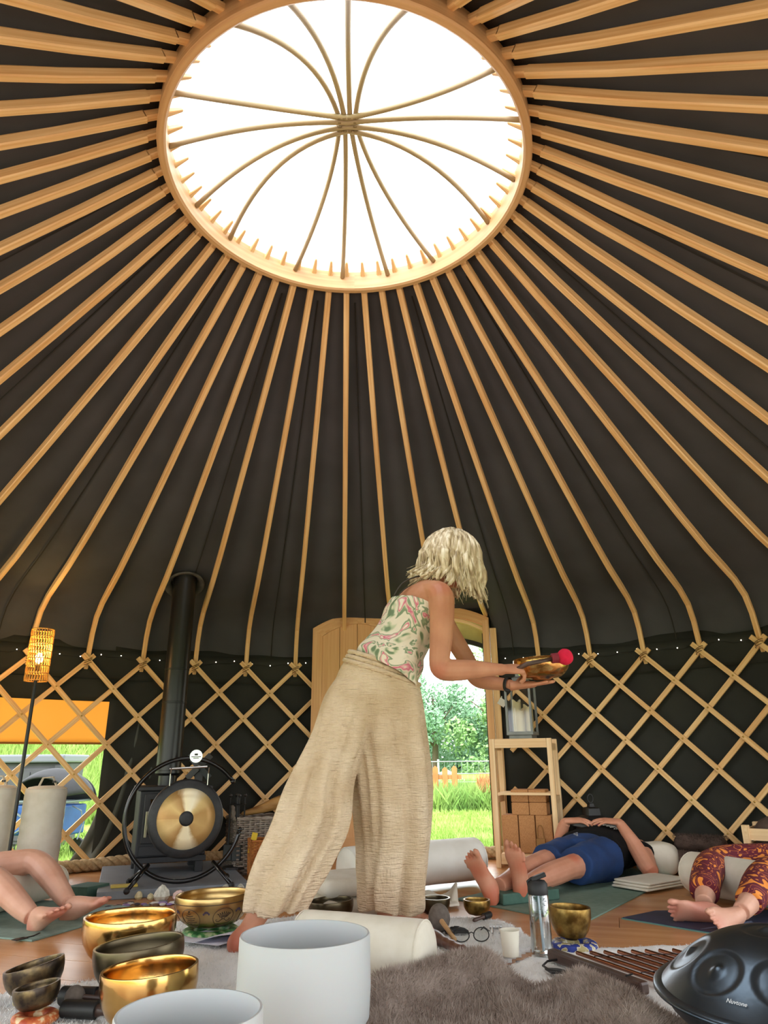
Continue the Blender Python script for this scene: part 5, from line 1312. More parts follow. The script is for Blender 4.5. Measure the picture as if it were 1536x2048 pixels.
# ------------------------------------------------------------------ people
SKIN = mat('skin_tan', '#b67c60', '#c78e70', scale=9, rough=0.5, sss=0.08, spec=0.35, bump=0.04, bscale=60)
SKINP = mat('skin_pale', '#c9967e', '#d6a68f', scale=9, rough=0.5, sss=0.08, spec=0.35, bump=0.04, bscale=60)
SKINR = mat('skin_ruddy', '#bf8468', '#cf9479', scale=9, rough=0.5, sss=0.08, spec=0.35, bump=0.04, bscale=60)
def blush(m, pts, col, amount=0.75):
    N = m.node_tree.nodes; L = m.node_tree.links; b = N['Principled BSDF']; t = N.new('ShaderNodeTexCoord'); prev = b.inputs['Base Color'].links[0].from_socket
    for (x, y, z, r) in pts:
        d = N.new('ShaderNodeVectorMath'); d.operation = 'DISTANCE'; d.inputs[1].default_value = (x, y, z); L.new(t.outputs['Object'], d.inputs[0])
        k = N.new('ShaderNodeMapRange'); k.inputs[1].default_value = r*0.4; k.inputs[2].default_value = r; k.inputs[3].default_value = amount; k.inputs[4].default_value = 0; L.new(d.outputs['Value'], k.inputs[0])
        mx = N.new('ShaderNodeMix'); mx.data_type = 'RGBA'; L.new(k.outputs[0], mx.inputs[0]); L.new(prev, mx.inputs[6]); mx.inputs[7].default_value = srgb(col); L.new(mx.outputs[2], b.inputs['Base Color']); prev = mx.outputs[2]
blush(SKINR, [(0.49, 3.68, 0.04, 0.07), (0.65, 3.70, 0.04, 0.07), (0.43, 3.66, 0.17, 0.06), (0.645, 3.70, 0.18, 0.06), (1.46, 4.33, 0.04, 0.06), (0.96, 4.03, 0.16, 0.05), (0.40, 3.67, 0.23, 0.05), (0.64, 3.70, 0.24, 0.05)], '#c0664a')
blush(SKINP, [(1.30, 3.28, 0.05, 0.11), (1.17, 3.29, 0.06, 0.07), (1.30, 3.07, 0.05, 0.06), (-1.21, 3.40, 0.10, 0.07), (-1.32, 3.17, 0.09, 0.06), (-1.42, 3.45, 0.02, 0.06), (-1.46, 3.26, 0.02, 0.05)], '#c06c5c', 0.55)
blush(SKIN, [(-0.53, 2.80, 0.03, 0.09), (0.22, 2.92, 1.0, 0.05), (0.24, 2.93, 1.32, 0.06)], '#b85a48', 0.6)
def catmull(P, n):
    out = []; m = len(P) - 1
    for i in range(m):
        p0, p1, p2, p3 = P[max(i-1, 0)], P[i], P[i+1], P[min(i+2, m)]
        for k in range(n):
            t = k/n; out.append(tuple(0.5*((2*b) + (-a+c)*t + (2*a-5*b+4*c-d)*t*t + (-a+3*b-3*c+d)*t**3) for a, b, c, d in zip(p0, p1, p2, p3)))
    out.append(tuple(P[-1])); return out
def limb(mb, P, n=5, k=14, up=None):
    """P: (x, y, z, r) or (x, y, z, ra, rb)"""
    Q = catmull([p if len(p) == 5 else p + (p[3],) for p in P], n)
    mb.tube([q[:3] for q in Q], [(q[3], q[4]) for q in Q], k, True, 1.0, up)
def rings_loft(mb, R, n=22, sub=4):
    """R: (centre, axis1, axis2) half axes as vectors; interpolated and lofted"""
    Q = catmull([tuple(c) + tuple(a) + tuple(b) for c, a, b in R], sub)
    mb.loft([[V(q[0:3]) + V(q[3:6])*cos(2*pi*j/n) + V(q[6:9])*sin(2*pi*j/n) for j in range(n)] for q in Q])
def foot(mb, ank, f, up, big, L=1.0):
    """ank ankle centre, f toe direction, up instep direction, big direction of the big toe side"""
    f = V(f).normalized(); up = V(up); up = (up - f*up.dot(f)).normalized(); s = f.cross(up); s = s if s.dot(V(big)) > 0 else -s
    ank = V(ank)
    prof = [(-.066, -.046, .012, .014), (-.058, -.045, .025, .028), (-.03, -.036, .033, .041), (0, -.030, .034, .048), (.035, -.034, .035, .043), (.075, -.043, .041, .032), (.11, -.051, .046, .024), (.135, -.056, .048, .018), (.150, -.058, .044, .013), (.155, -.058, .034, .008)]
    rings_loft(mb, [(ank + f*x*L + up*u*L + s*(0.006 if x > .1 else 0)*L, s*w*L, up*h*L) for x, u, w, h in prof], 18, 2)
    for (y, x0, l, r) in ((.0385, .142, .064, .0128), (.0135, .150, .054, .0078), (-.0055, .147, .049, .0072), (-.0235, .139, .044, .0070), (-.0405, .126, .040, .0072)):
        a = ank + f*(x0-.012)*L + s*y*L - up*.057*L
        mb.tube([a, a + f*l*0.45*L + up*.004*L, a + f*l*0.8*L + up*0.0*L, a + f*(l+.002)*L - up*.004*L], [r*.95*L, r*.9*L, r*1.08*L, r*.45*L], 10)
def hand(mb, w, f, back, thumb, curl=(0.15, 0.2, 0.25, 0.3), th=(0.7, 0.6, -0.2), L=1.0, spread=0.1):
    """w wrist, f finger direction, back direction of the back of the hand, thumb side direction; curls in radians per joint"""
    w = V(w); f = V(f).normalized(); b = V(back); b = (b - f*b.dot(f)).normalized(); s = f.cross(b); s = s if s.dot(V(thumb)) > 0 else -s
    rings_loft(mb, [(w + f*x*L, s*ww*L, b*h*L) for x, ww, h in ((-.015, .026, .019), (.01, .029, .018), (.035, .037, .016), (.06, .041, .0145), (.082, .040, .0125), (.092, .034, .008))], 16, 3)
    for i, (y, x0, l, r) in enumerate(((.030, .082, .072, .0088), (.0105, .088, .080, .0092), (-.010, .085, .074, .0088), (-.029, .077, .058, .0078))):
        p = w + f*x0*L*0.93 + s*y*L; d = (f + s*y*spread*8).normalized(); pts = [p]; rr = [r*1.02*L]; ax = d.cross(b); seg = (0.44, 0.31, 0.25); c = 0
        for q in seg:
            c += curl[i]; dd = (d*cos(c) - b*sin(c)); p = p + dd*l*q*L; pts.append(p); rr.append(r*(0.95 - 0.1*len(pts)/4)*L)
        pts.append(p + dd*0.006*L); rr.append(r*0.4*L)
        mb.tube(pts, rr, 9)
    a = w + f*.018*L + s*.022*L - b*.004*L; d = (s*th[0] + f*th[1] + b*th[2]).normalized(); d2 = (d + f*0.5).normalized()
    mb.tube([a, a + d*.028*L, a + d*.048*L, a + d*.048*L + d2*.024*L, a + d*.048*L + d2*.032*L], [.014*L, .0125*L, .0105*L, .0095*L, .004*L], 9)
def head(mb, c, up, f):
    up = V(up).normalized(); f = V(f); f = (f - up*f.dot(up)).normalized(); s = up.cross(f); c = V(c)
    M = Matrix((f, s, up)).transposed()
    mb.ball(c + up*.02 - f*.008, (.096, .076, .098), 20, M); mb.ball(c + f*.022 - up*.055, (.068, .056, .062), 16, M)
    mb.tube([c + f*.085 + up*.025, c + f*.106 - up*.012, c + f*.112 - up*.022, c + f*.09 - up*.032], [.009, .012, .014, .008], 8)
    for e in (-1, 1):
        mb.ball(c + s*e*.077 - f*.008 - up*.002, (.017, .009, .030), 10, M); mb.ball(c + f*.077 + s*e*.031 + up*.018, (.016, .017, .012), 10, M)
        mb.tube([c + f*.088 + s*e*.012 + up*.036, c + f*.086 + s*e*.045 + up*.034], .006, 6)
    mb.tube([c + f*.078 - s*.022 - up*.055, c + f*.09 - up*.056, c + f*.078 + s*.022 - up*.055], [.004, .008, .004], 8)

# ---- the standing woman
wo = thing('person', 'blond woman in floral camisole and cream gauze trousers leaning forward with a gold bowl', 'person', (-0.15, 3.02, 0))
mb = MB()
nb = (0.217, 3.10, 1.405)
S1 = V((0.86, 0.18, -0.48)).normalized(); 
def tr(c, a, b, t=0): 
    """torso ring: a = half depth (front-back), b = half width (side to side)"""
    ax = V((0.83, 0.28, -0.48)).normalized(); lat = V((0.30, -0.95, 0.05)); lat = (lat - ax*lat.dot(ax)).normalized()
    return (V(c), ax*a, lat*b)
rings_loft(mb, [tr((-0.04, 3.03, 0.90), .09, .11), tr((-0.005, 3.04, 1.03), .09, .115), tr((0.04, 3.05, 1.10), .10, .125), tr((0.085, 3.06, 1.18), .105, .13), tr((0.128, 3.075, 1.25), .108, .14), tr((0.165, 3.085, 1.315), .095, .155), tr((0.193, 3.09, 1.36), .07, .13), tr((0.21, 3.098, 1.395), .05, .07)], 24)
limb(mb, [(0.195, 3.10, 1.37, .05), (0.235, 3.105, 1.42, .047), (0.275, 3.115, 1.465, .05)])
HC = V((0.315, 3.12, 1.505)); head(mb, HC, (0.30, 0.03, 0.95), (0.75, 0.42, -0.35))
# right arm (nearer the camera) and its hand round the mallet
limb(mb, [(0.175, 3.02, 1.335, .055), (0.233, 2.955, 1.315, .058), (0.240, 2.925, 1.24, .054), (0.232, 2.92, 1.12, .048), (0.222, 2.925, 1.03, .043), (0.232, 2.93, 0.998, .043), (0.28, 2.94, 0.995, .045), (0.37, 2.97, 1.00, .039), (0.46, 3.0, 1.003, .027), (0.495, 3.012, 1.003, .025)])
hand(mb, (0.493, 3.01, 1.005), (0.97, 0.20, 0.03), (-0.1, -0.55, 0.83), (0.1, 0.6, 0.7), (0.30, 0.75, 0.8, 0.85), (0.5, 0.8, -0.3))
# left arm, palm flat under the bowl
limb(mb, [(0.20, 3.18, 1.36, .05), (0.235, 3.245, 1.33, .052), (0.30, 3.27, 1.21, .046), (0.37, 3.275, 1.09, .041), (0.40, 3.27, 1.02, .039), (0.43, 3.25, 0.985, .037), (0.50, 3.20, 0.965, .030), (0.555, 3.16, 0.952, .025)])
hand(mb, (0.56, 3.15, 0.950), (0.98, -0.12, 0.05), (0.0, 0.1, -1), (0.2, 0.9, 0.3), (0.06, 0.04, 0.04, 0.06), (0.75, 0.5, -0.5), L=1.1)
# legs inside the trousers, feet bare
limb(mb, [(-0.12, 3.02, 0.92, .09), (-0.20, 3.0, 0.75, .085), (-0.265, 2.96, 0.50, .058), (-0.38, 2.91, 0.28, .054), (-0.485, 2.855, 0.10, .036), (-0.512, 2.835, 0.065, .036)])
foot(mb, (-0.505, 2.845, 0.088), (0.75, 0.62, -0.02), (0, 0, 1), (-0.6, 0.8, 0), 1.0)
limb(mb, [(0.0, 3.04, 0.92, .09), (0.02, 3.09, 0.75, .085), (0.03, 3.14, 0.50, .058), (0.03, 3.20, 0.28, .054), (0.02, 3.27, 0.10, .036), (0.02, 3.28, 0.07, .036)])
foot(mb, (0.02, 3.28, 0.088), (0.92, 0.38, -0.02), (0, 0, 1), (-0.3, 0.9, 0), 1.0)
mb.build('body', SKIN, wo, world=True, remesh=0.0042, iters=4)
# trousers
GAUZE = mat('cream_gauze', '#d0b797', '#e1ccb0', scale=7, rough=0.9, spec=0.2)
N = GAUZE.node_tree.nodes; L = GAUZE.node_tree.links; b = N['Principled BSDF']; tcn = N.new('ShaderNodeTexCoord')
hs = None
for sc, st_, w in ((9.0, (2.2, 2.2, 17), 1.0), (16.0, (8, 8, 1.6), 0.35)):
    mp = N.new('ShaderNodeMapping'); mp.inputs['Scale'].default_value = st_; n2 = N.new('ShaderNodeTexNoise'); n2.inputs['Scale'].default_value = sc; n2.inputs['Detail'].default_value = 3
    ma = N.new('ShaderNodeMath'); ma.operation = 'MULTIPLY_ADD'; ma.inputs[1].default_value = w
    L.new(tcn.outputs['Object'], mp.inputs[0]); L.new(mp.outputs[0], n2.inputs[0]); L.new(n2.outputs[0], ma.inputs[0])
    if hs: L.new(hs.outputs[0], ma.inputs[2])
    else: ma.inputs[2].default_value = 0
    hs = ma
bp = N.new('ShaderNodeBump'); bp.inputs['Strength'].default_value = 0.9; bp.inputs['Distance'].default_value = 0.016; L.new(hs.outputs[0], bp.inputs['Height']); L.new(bp.outputs[0], b.inputs['Normal'])
mb = MB()
GROOVES = ((-2.55, 0.35, 0.8), (-2.0, -0.25, 1.0), (-1.45, 0.3, 0.9), (-0.95, -0.3, 1.1), (-0.35, 0.2, 0.9), (0.6, 0.2, 0.8), (1.6, -0.2, 0.8), (2.5, 0.2, 0.8))
def leg_cloth(R, seed, hollow):
    """R: (x, y, z, half width x, half depth y)"""
    Q = catmull(R, 7); rings = []; n = 72; m = len(Q)
    for i, q in enumerate(Q):
        t = i/(m-1); rg = []
        for j in range(n):
            a = 2*pi*j/n; fa = min(1, t*2.2)
            fold = 0.026*fa*noise.noise(V((cos(a)*2.6, sin(a)*2.6, q[2]*1.1 + seed))) + 0.019*fa*sin(a*5 + seed + 1.5*noise.noise(V((q[2]*1.6, seed, 0)))) * (0.6 + 0.7*noise.noise(V((q[2]*1.5, cos(a)*1.5, seed+2)))) - 0.026*fa*sum(wt*math.exp(-((((a - c0 - dr*(1.0 - q[2]) - 0.12*sin(q[2]*7 + c0) + pi) % (2*pi)) - pi)/0.10)**2) for c0, dr, wt in GROOVES) + 0.006*sin(q[2]*46 + 3*sin(a + seed))*max(0, t - 0.55)
            rg.append(V((q[0] + (q[3]+fold)*cos(a), q[1] + (q[4]+fold)*sin(a), q[2] - (0.012*sin(a*3+seed) if i == m-1 else 0))))
        rings.append(rg)
    last = rings[-1]; c = sum(last, V((0, 0, 0)))/n
    for k, dz in ((0.90, 0.002), (0.80, 0.012), (0.70, 0.04)): rings.append([c + (p-c)*k + V((0, 0, dz)) for p in last])
    mb.loft(rings)
leg_cloth([(-0.105, 3.02, 1.00, 0.085, 0.10), (-0.145, 3.0, 0.90, 0.112, 0.125), (-0.19, 2.985, 0.74, 0.120, 0.135), (-0.255, 2.965, 0.57, 0.128, 0.14), (-0.285, 2.945, 0.42, 0.145, 0.14), (-0.345, 2.915, 0.29, 0.140, 0.135), (-0.395, 2.89, 0.17, 0.118, 0.125), (-0.405, 2.885, 0.135, 0.105, 0.115)], 1.0, 0)
leg_cloth([(0.005, 3.05, 1.00, 0.125, 0.12), (-0.002, 3.06, 0.90, 0.155, 0.14), (0.005, 3.08, 0.74, 0.165, 0.145), (0.020, 3.11, 0.57, 0.162, 0.145), (0.028, 3.14, 0.42, 0.150, 0.145), (0.028, 3.17, 0.29, 0.138, 0.14), (0.024, 3.20, 0.16, 0.128, 0.135), (0.025, 3.23, 0.075, 0.122, 0.13)], 5.0, 0)
rings_loft(mb, [(V((-0.008, 3.04, 1.035)), V((0.137, 0.0, -0.045)), V((0.03, 0.135, 0))), (V((-0.03, 3.035, 0.975)), V((0.165, 0, -0.03)), V((0.03, 0.15, 0))), (V((-0.055, 3.04, 0.87)), V((0.175, 0, -0.01)), V((0.02, 0.14, 0))), (V((-0.07, 3.045, 0.76)), V((0.13, 0, 0)), V((0.01, 0.10, 0))), (V((-0.08, 3.05, 0.68)), V((0.07, 0, 0)), V((0.01, 0.05, 0)))], 32)
tro = mb.build('trousers', GAUZE, wo, world=True, remesh=0.0062, iters=2)
mb = MB()
for dz, k in ((0.006, 1.0), (-0.016, 1.06), (-0.036, 1.14)):
    mb.tube([V((-0.008 - 0.006*k, 3.04, 1.035 + dz)) + V((0.135, 0, -0.044))*k*cos(q) + V((0.03, 0.133, 0))*k*sin(q) for q in [2*pi*i/40 for i in range(41)]], 0.011, 6, caps=False)
mb.build('waistband', GAUZE, wo, smooth=True, world=True)
# camisole
FLORAL = mat('floral_print', '#d9cdb9', '#5e7358', scale=8.5, rough=0.75, detail=2.0, bump=0.35, bscale=5, bstretch=(1, 2, 3))
ramp2(FLORAL, [(0.0, '#5a6e52'), (0.36, '#6f8466'), (0.40, '#b9bf9f'), (0.43, '#ddd2bf'), (0.53, '#e0d6c4'), (0.545, '#74886a'), (0.575, '#93a283'), (0.59, '#ddcdb9'), (0.615, '#c9607c'), (0.65, '#dd9aa2'), (0.67, '#e3d9c8')])
n = next(n for n in FLORAL.node_tree.nodes if n.type == 'TEX_NOISE'); n.inputs['Distortion'].default_value = 1.6
mb = MB()
def cr2(c, a, b): 
    ax = V((0.83, 0.28, -0.48)).normalized(); lat = V((0.30, -0.95, 0.05)); lat = (lat - ax*lat.dot(ax)).normalized(); return V(c), ax*a, lat*b
CR = [cr2((0.000, 3.04, 0.985), .150, .155), cr2((0.005, 3.04, 1.025), .150, .155), cr2((0.028, 3.045, 1.065), .142, .150), cr2((0.052, 3.05, 1.115), .125, .137), cr2((0.085, 3.06, 1.175), .120, .137), cr2((0.115, 3.07, 1.235), .122, .146), cr2((0.138, 3.077, 1.275), .116, .150)]
Q = catmull([tuple(c)+tuple(a)+tuple(b_) for c, a, b_ in CR], 6); rings = []; nn_ = 64
def ringp(q, j, e, i):
    a = 2*pi*j/nn_; d = V(q[3:6])*cos(a) + V(q[6:9])*sin(a); t = i/(len(Q)-1)
    fo = 0.010*noise.noise(V((cos(a)*3.2 + t*2.5, sin(a)*3.2, t*2.5))) + 0.004*sin(a*9 + t*7)*(1-t)
    # neckline dips at the back and under the arms
    ex = V((0.51, 0.04, 0.86))*(0.030*cos(a)*(1 if cos(a) > 0 else 0.2))*(1 if t > 0.8 else 0)
    return V(q[0:3]) + d*(1 + (fo + e)/d.length) + ex
for i, q in enumerate(Q): rings.append([ringp(q, j, 0.0, i) for j in range(nn_)])
for i in range(len(Q)-1, -1, -1): rings.append([ringp(Q[i], j, -0.006, i) for j in range(nn_)])
mb.loft(rings + [rings[0]], caps=False)
cam_ = mb.build('camisole', FLORAL, wo, smooth=True, world=True)
# front drape hanging at the belly
mb = MB(); mb.sheet(lambda u, v: V((0.130 + 0.045*sin(pi*u)*(0.4+v*0.6) - 0.10*v, 2.93 + 0.22*u, 1.125 - 0.155*v - 0.012*sin(u*9))), 18, 12, 0.006)
mb.build('camisole_drape', FLORAL, wo, smooth=True, world=True)
STRAP = mat('dark_strap', '#3b3530', rough=0.7)
for y0, y1 in ((2.985, 3.035), (3.17, 3.155)):
    pts = [(0.040, y0-0.01, 1.318), (0.078, y0 - 0.012 + 0.3*(y1-y0), 1.375), (0.150, y1-0.008, 1.416), (0.207, y1-0.008, 1.402), (0.25, y1, 1.335)]
    Qs = catmull(pts, 6); MB().tube(Qs, [(0.0035, 0.0075)]*len(Qs), 8).build('strap', STRAP, wo, smooth=True, world=True)
# hair
HAIR = mat('blond_hair', '#a08a66', '#d9c8a4', scale=30, stretch=(2.2, 2.2, 0.28), rough=0.45, spec=0.4, lo=0.36, hi=0.62)
ramp2(HAIR, [(0.34, '#917f64'), (0.45, '#bba98a'), (0.56, '#dbcdb4'), (0.68, '#efe7d6')])
random.seed(5)
hu = V((0.22, 0.0, 0.975)).normalized(); hf = V((0.8, 0.5, -0.25)); hf = (hf - hu*hf.dot(hu)).normalized(); hsd = hu.cross(hf); HM = Matrix((hf, hsd, hu)).transposed()
mb = MB()
mb.ball(HC + hu*0.020 - hf*0.012, (.112, .096, .116), 24, HM)
def lock(mb, az, up0, rr, w, lng, seed):
    d = hf*cos(az) + hsd*sin(az); front = max(0, cos(az)); pts = []; rs = []; n = 11
    back = max(0.0, -cos(az))
    for i in range(n+1):
        t = i/n
        if t < 0.5:
            th_ = up0 + (pi/2*1.05 - up0)*t*2; r = 0.115*rr
            p = HC + hu*(0.022 + 0.116*rr*cos(th_)) - hf*0.012 + d*(r*sin(th_)*(1.0 if abs(cos(az)) > 0.6 else 0.9))
        else:
            s = (t-0.5)*2; p0 = HC + hu*(0.022 - 0.006) - hf*0.012 + d*(0.115*rr*(1.0 if abs(cos(az)) > 0.6 else 0.9))
            p = p0 + V((0, 0, -1))*(lng + (0.03 if d.y < 0 else 0))*s + d*(0.018*s + 0.014*sin(s*5 + seed*0.5)) + V((-0.055*back*s*s, 0, 0.02*back*s*s)) + d.cross(hu)*0.016*sin(s*4.5 + seed*2)
        pts.append(p); rs.append(w*(0.55 + 0.6*min(1, t*2.5))*(1 - 0.7*max(0, (t-0.75)/0.25)))
    mb.tube(pts, rs, 6)
for i in range(170):
    az = random.uniform(0, 2*pi)
    if abs(az - 2*pi) < 0.55 or az < 0.55: continue                  # the face stays open
    bk = max(0, -cos(az)); lock(mb, az, random.uniform(0.05, 0.5), random.uniform(0.98, 1.12), random.uniform(0.009, 0.017), random.uniform(0.125, 0.160) - 0.030*bk, random.uniform(0, 6))
for i in range(200):
    az = random.uniform(0.5, 2*pi - 0.5); lock(mb, az, random.uniform(0.05, 0.7), random.uniform(1.08, 1.2), random.uniform(0.0010, 0.0024), random.uniform(0.09, 0.185), random.uniform(0, 6))
mb.build('hair', HAIR, wo, smooth=True, world=True)
# wrist watch
mb = MB(); c = V((0.538, 3.172, 0.957)); ax = V((0.80, -0.57, -0.17)).normalized(); e1 = ax.orthogonal().normalized(); e2 = ax.cross(e1)
mb.tube([c + e1*0.030*cos(q) + e2*0.030*sin(q) for q in [2*pi*i/20 for i in range(21)]], [(0.004, 0.010)]*21, 8, caps=False)
mb.build('watch_strap', BLKM, wo, world=True)
MB().box(c + V((-0.004, -0.020, -0.024)), (0.024, 0.020, 0.010), Matrix.Rotation(0.8, 3, 'X')).build('watch_face', BLKM, wo, world=True, bevel=0.003)
# the bowl and the mallet she holds
hb = singing_bowl('shiny gold singing bowl resting on the palm of the standing woman', (0.682, 3.105, 0.968), 0.120, 0.090, mat('hammered_gold', '#b88a48', '#d6b070', scale=14, rough=0.22, metal=1, bump=0.35, bscale=30), (0, radians(-2), 0), hammered=0.010)
rm = thing('red_mallet', 'mallet with red felt head and dark stick held over the gold bowl', 'mallet', (0.57, 3.02, 1.03))
MB().tube([(0.535, 3.012, 0.995), (0.60, 3.00, 1.025), (0.72, 2.985, 1.045)], [0.009, 0.010, 0.009], 10).build('stick', WALNUT, rm, smooth=True, world=True)
RED = mat('red_felt', '#c8123a', '#d81c46', scale=40, rough=0.95)
mb = MB(); mb.ball((0, 0, 0), (0.034, 0.034, 0.034), 20); o = mb.build('felt_head', RED, rm, smooth=True, world=True); 
for v in o.data.vertices: v.co = V(v.co)*(1 + 0.08*noise.noise(V(v.co)*40)) + V((0.757, 2.983, 1.050))
MB().tube([(0.700, 2.985, 1.044), (0.728, 2.984, 1.047)], 0.021, 12).build('collar', mat('maroon_band', '#7a1a2a', rough=0.7), rm, world=True)

# ---- the lying man
mn = thing('person', 'man in black t-shirt and blue shorts lying on a green mat with folded hands', 'person', (0.95, 4.2, 0))
mb = MB()
limb(mb, [(0.535, 3.765, 0.075, .036), (0.60, 3.84, 0.085, .046), (0.69, 3.97, 0.105, .056), (0.80, 4.10, 0.125, .056), (0.92, 4.28, 0.115, .078), (1.03, 4.46, 0.11, .09)])
limb(mb, [(0.675, 3.80, 0.075, .036), (0.74, 3.86, 0.085, .048), (0.84, 3.95, 0.10, .057), (0.955, 4.05, 0.115, .058), (1.08, 4.20, 0.11, .080), (1.21, 4.36, 0.11, .09)])
foot(mb, (0.500, 3.722, 0.088), (-0.42, -0.20, 0.90), (0.60, 0.70, 0.35), (1, -0.3, 0.3), 1.06)
foot(mb, (0.655, 3.765, 0.090), (-0.06, -0.22, 0.98), (0.60, 0.75, 0.1), (-1, 0.2, 0), 1.06)
A1 = V((0.64, 0.77, 0)); LAT = V((0.77, -0.64, 0)); UPZ = V((0, 0, 1))
rings_loft(mb, [(V((1.07, 4.37, 0.10)), LAT*.165, UPZ*.095), (V((1.15, 4.47, 0.115)), LAT*.175, UPZ*.11), (V((1.23, 4.56, 0.125)), LAT*.175, UPZ*.12), (V((1.32, 4.66, 0.125)), LAT*.18, UPZ*.115), (V((1.385, 4.735, 0.115)), LAT*.17, UPZ*.095), (V((1.42, 4.78, 0.11)), LAT*.09, UPZ*.06)], 24)
limb(mb, [(1.40, 4.75, 0.11, .058), (1.45, 4.82, 0.115, .056)]); head(mb, (1.485, 4.865, 0.115), (0.64, 0.77, 0.1), (0, 0, 1))
limb(mb, [(1.50, 4.63, 0.13, .062), (1.505, 4.55, 0.11, .055), (1.475, 4.40, 0.068, .046), (1.462, 4.345, 0.058, .046), (1.452, 4.37, 0.085, .048), (1.428, 4.44, 0.165, .044), (1.395, 4.52, 0.255, .031), (1.382, 4.54, 0.280, .029)])
hand(mb, (1.380, 4.542, 0.288), (-0.98, 0.10, 0.10), (0.1, -0.25, 0.97), (-0.2, 0.9, 0.2), (0.16, 0.18, 0.2, 0.24), (0.6, 0.8, -0.3))
limb(mb, [(1.25, 4.84, 0.12, .062), (1.17, 4.83, 0.10, .055), (1.085, 4.76, 0.075, .046), (1.052, 4.72, 0.085, .045), (1.045, 4.67, 0.15, .043), (1.065, 4.63, 0.255, .034), (1.082, 4.61, 0.285, .029)])
hand(mb, (1.084, 4.607, 0.292), (0.95, -0.22, 0.06), (0, -0.2, 0.98), (0.3, 0.9, 0), (0.2, 0.22, 0.24, 0.26), (0.6, 0.8, -0.3))
mb.build('body', SKINR, mn, world=True, remesh=0.0039, iters=3)
SHORT = mat('blue_cotton', '#0f2d58', '#15396c', scale=9, rough=0.8, bump=0.25, bscale=12); TEE = mat('black_jersey', '#0d0d0e', '#141415', scale=9, rough=0.9, spec=0.2)
mb = MB()
def clo(R, n=30, amp=0.007, seed=0.0):
    Q = catmull([tuple(c)+tuple(a)+tuple(b_) for c, a, b_ in R], 5); rings = []
    for i, q in enumerate(Q): rings.append([V(q[0:3]) + (V(q[3:6])*cos(2*pi*j/n) + V(q[6:9])*sin(2*pi*j/n))*(1 + 0.09*amp/0.007*noise.noise(V((cos(2*pi*j/n)*2, sin(2*pi*j/n)*2, i*0.35 + seed)))) for j in range(n)])
    mb.loft(rings)
UU = V((0.64, 0.77, 0.0))
def seg(a, b, ra, rb, za=1.0):
    d = (V(b)-V(a)); d.z = 0; d.normalize(); l = V((d.y, -d.x, 0))
    return [(V(a) + (V(b)-V(a))*t, l*(ra+(rb-ra)*t), UPZ*(ra+(rb-ra)*t)*za) for t in (0, 0.25, 0.6, 1)]
clo(seg((0.855, 4.17, 0.125), (1.06, 4.46, 0.115), 0.088, 0.115), seed=1)
clo(seg((0.985, 4.075, 0.118), (1.22, 4.37, 0.115), 0.090, 0.118), seed=2)
clo([(V((1.06, 4.34, 0.115)), LAT*.19, UPZ*.105), (V((1.13, 4.43, 0.12)), LAT*.195, UPZ*.118), (V((1.20, 4.52, 0.125)), LAT*.185, UPZ*.125)], seed=3)
mb.build('shorts', SHORT, mn, world=True, remesh=0.008, iters=3)
mb = MB()
clo([(V((1.14, 4.46, 0.122)), LAT*.196, UPZ*.122), (V((1.19, 4.52, 0.130)), LAT*.20, UPZ*.134), (V((1.26, 4.60, 0.132)), LAT*.198, UPZ*.133), (V((1.33, 4.68, 0.13)), LAT*.20, UPZ*.126), (V((1.395, 4.755, 0.12)), LAT*.18, UPZ*.10), (V((1.42, 4.785, 0.115)), LAT*.10, UPZ*.066)], seed=4)
clo(seg((1.505, 4.52, 0.115), (1.46, 4.68, 0.125), 0.066, 0.075), seed=5, amp=0.004)
clo(seg((1.13, 4.83, 0.10), (1.28, 4.84, 0.12), 0.066, 0.075), seed=6, amp=0.004)
mb.build('t_shirt', TEE, mn, world=True, remesh=0.009, iters=3)
PW = mat('print_white', '#d8d8d2', rough=0.8); PP = mat('print_pink', '#b8406a', rough=0.8)
mb = MB(); 
def chest(a, l): 
    c = V((1.26, 4.60, 0.132)) + V((0.64, 0.77, 0))*a; k = 1 - max(0, a-0.05)*1.2
    return c + LAT*l + UPZ*(0.135*k*sqrt(max(0, 1-(l/0.20)**2)) + 0.004)
for i in range(6):
    for j in range(5): mb.box(chest(0.02 + 0.018*i, 0.015 + 0.022*j + 0.004*(i % 2)), (0.012, 0.008, 0.004), Matrix.Rotation(0.87, 3, 'Z'))
mb.build('chest_print', PW, mn, world=True)
mb = MB()
for l in (-0.02, -0.01): mb.box(chest(0.035, l), (0.02, 0.008, 0.004), Matrix.Rotation(1.6, 3, 'Z'))
mb.build('chest_print_pink', PP, mn, world=True)
mb = MB(); mb.ball(V((1.50, 4.885, 0.118)), (.105, .088, .085), 18); mb.build('hair', mat('dark_hair', '#2a211b', rough=0.7), mn, world=True, smooth=True)
MB().tube([V((1.09, 4.395, 0.232)), V((1.075, 4.42, 0.238)), V((1.10, 4.44, 0.242)), V((1.085, 4.39, 0.23))], 0.004, 6).build('drawstring', mat('cord_grey', '#7c8088', rough=0.8), mn, world=True)

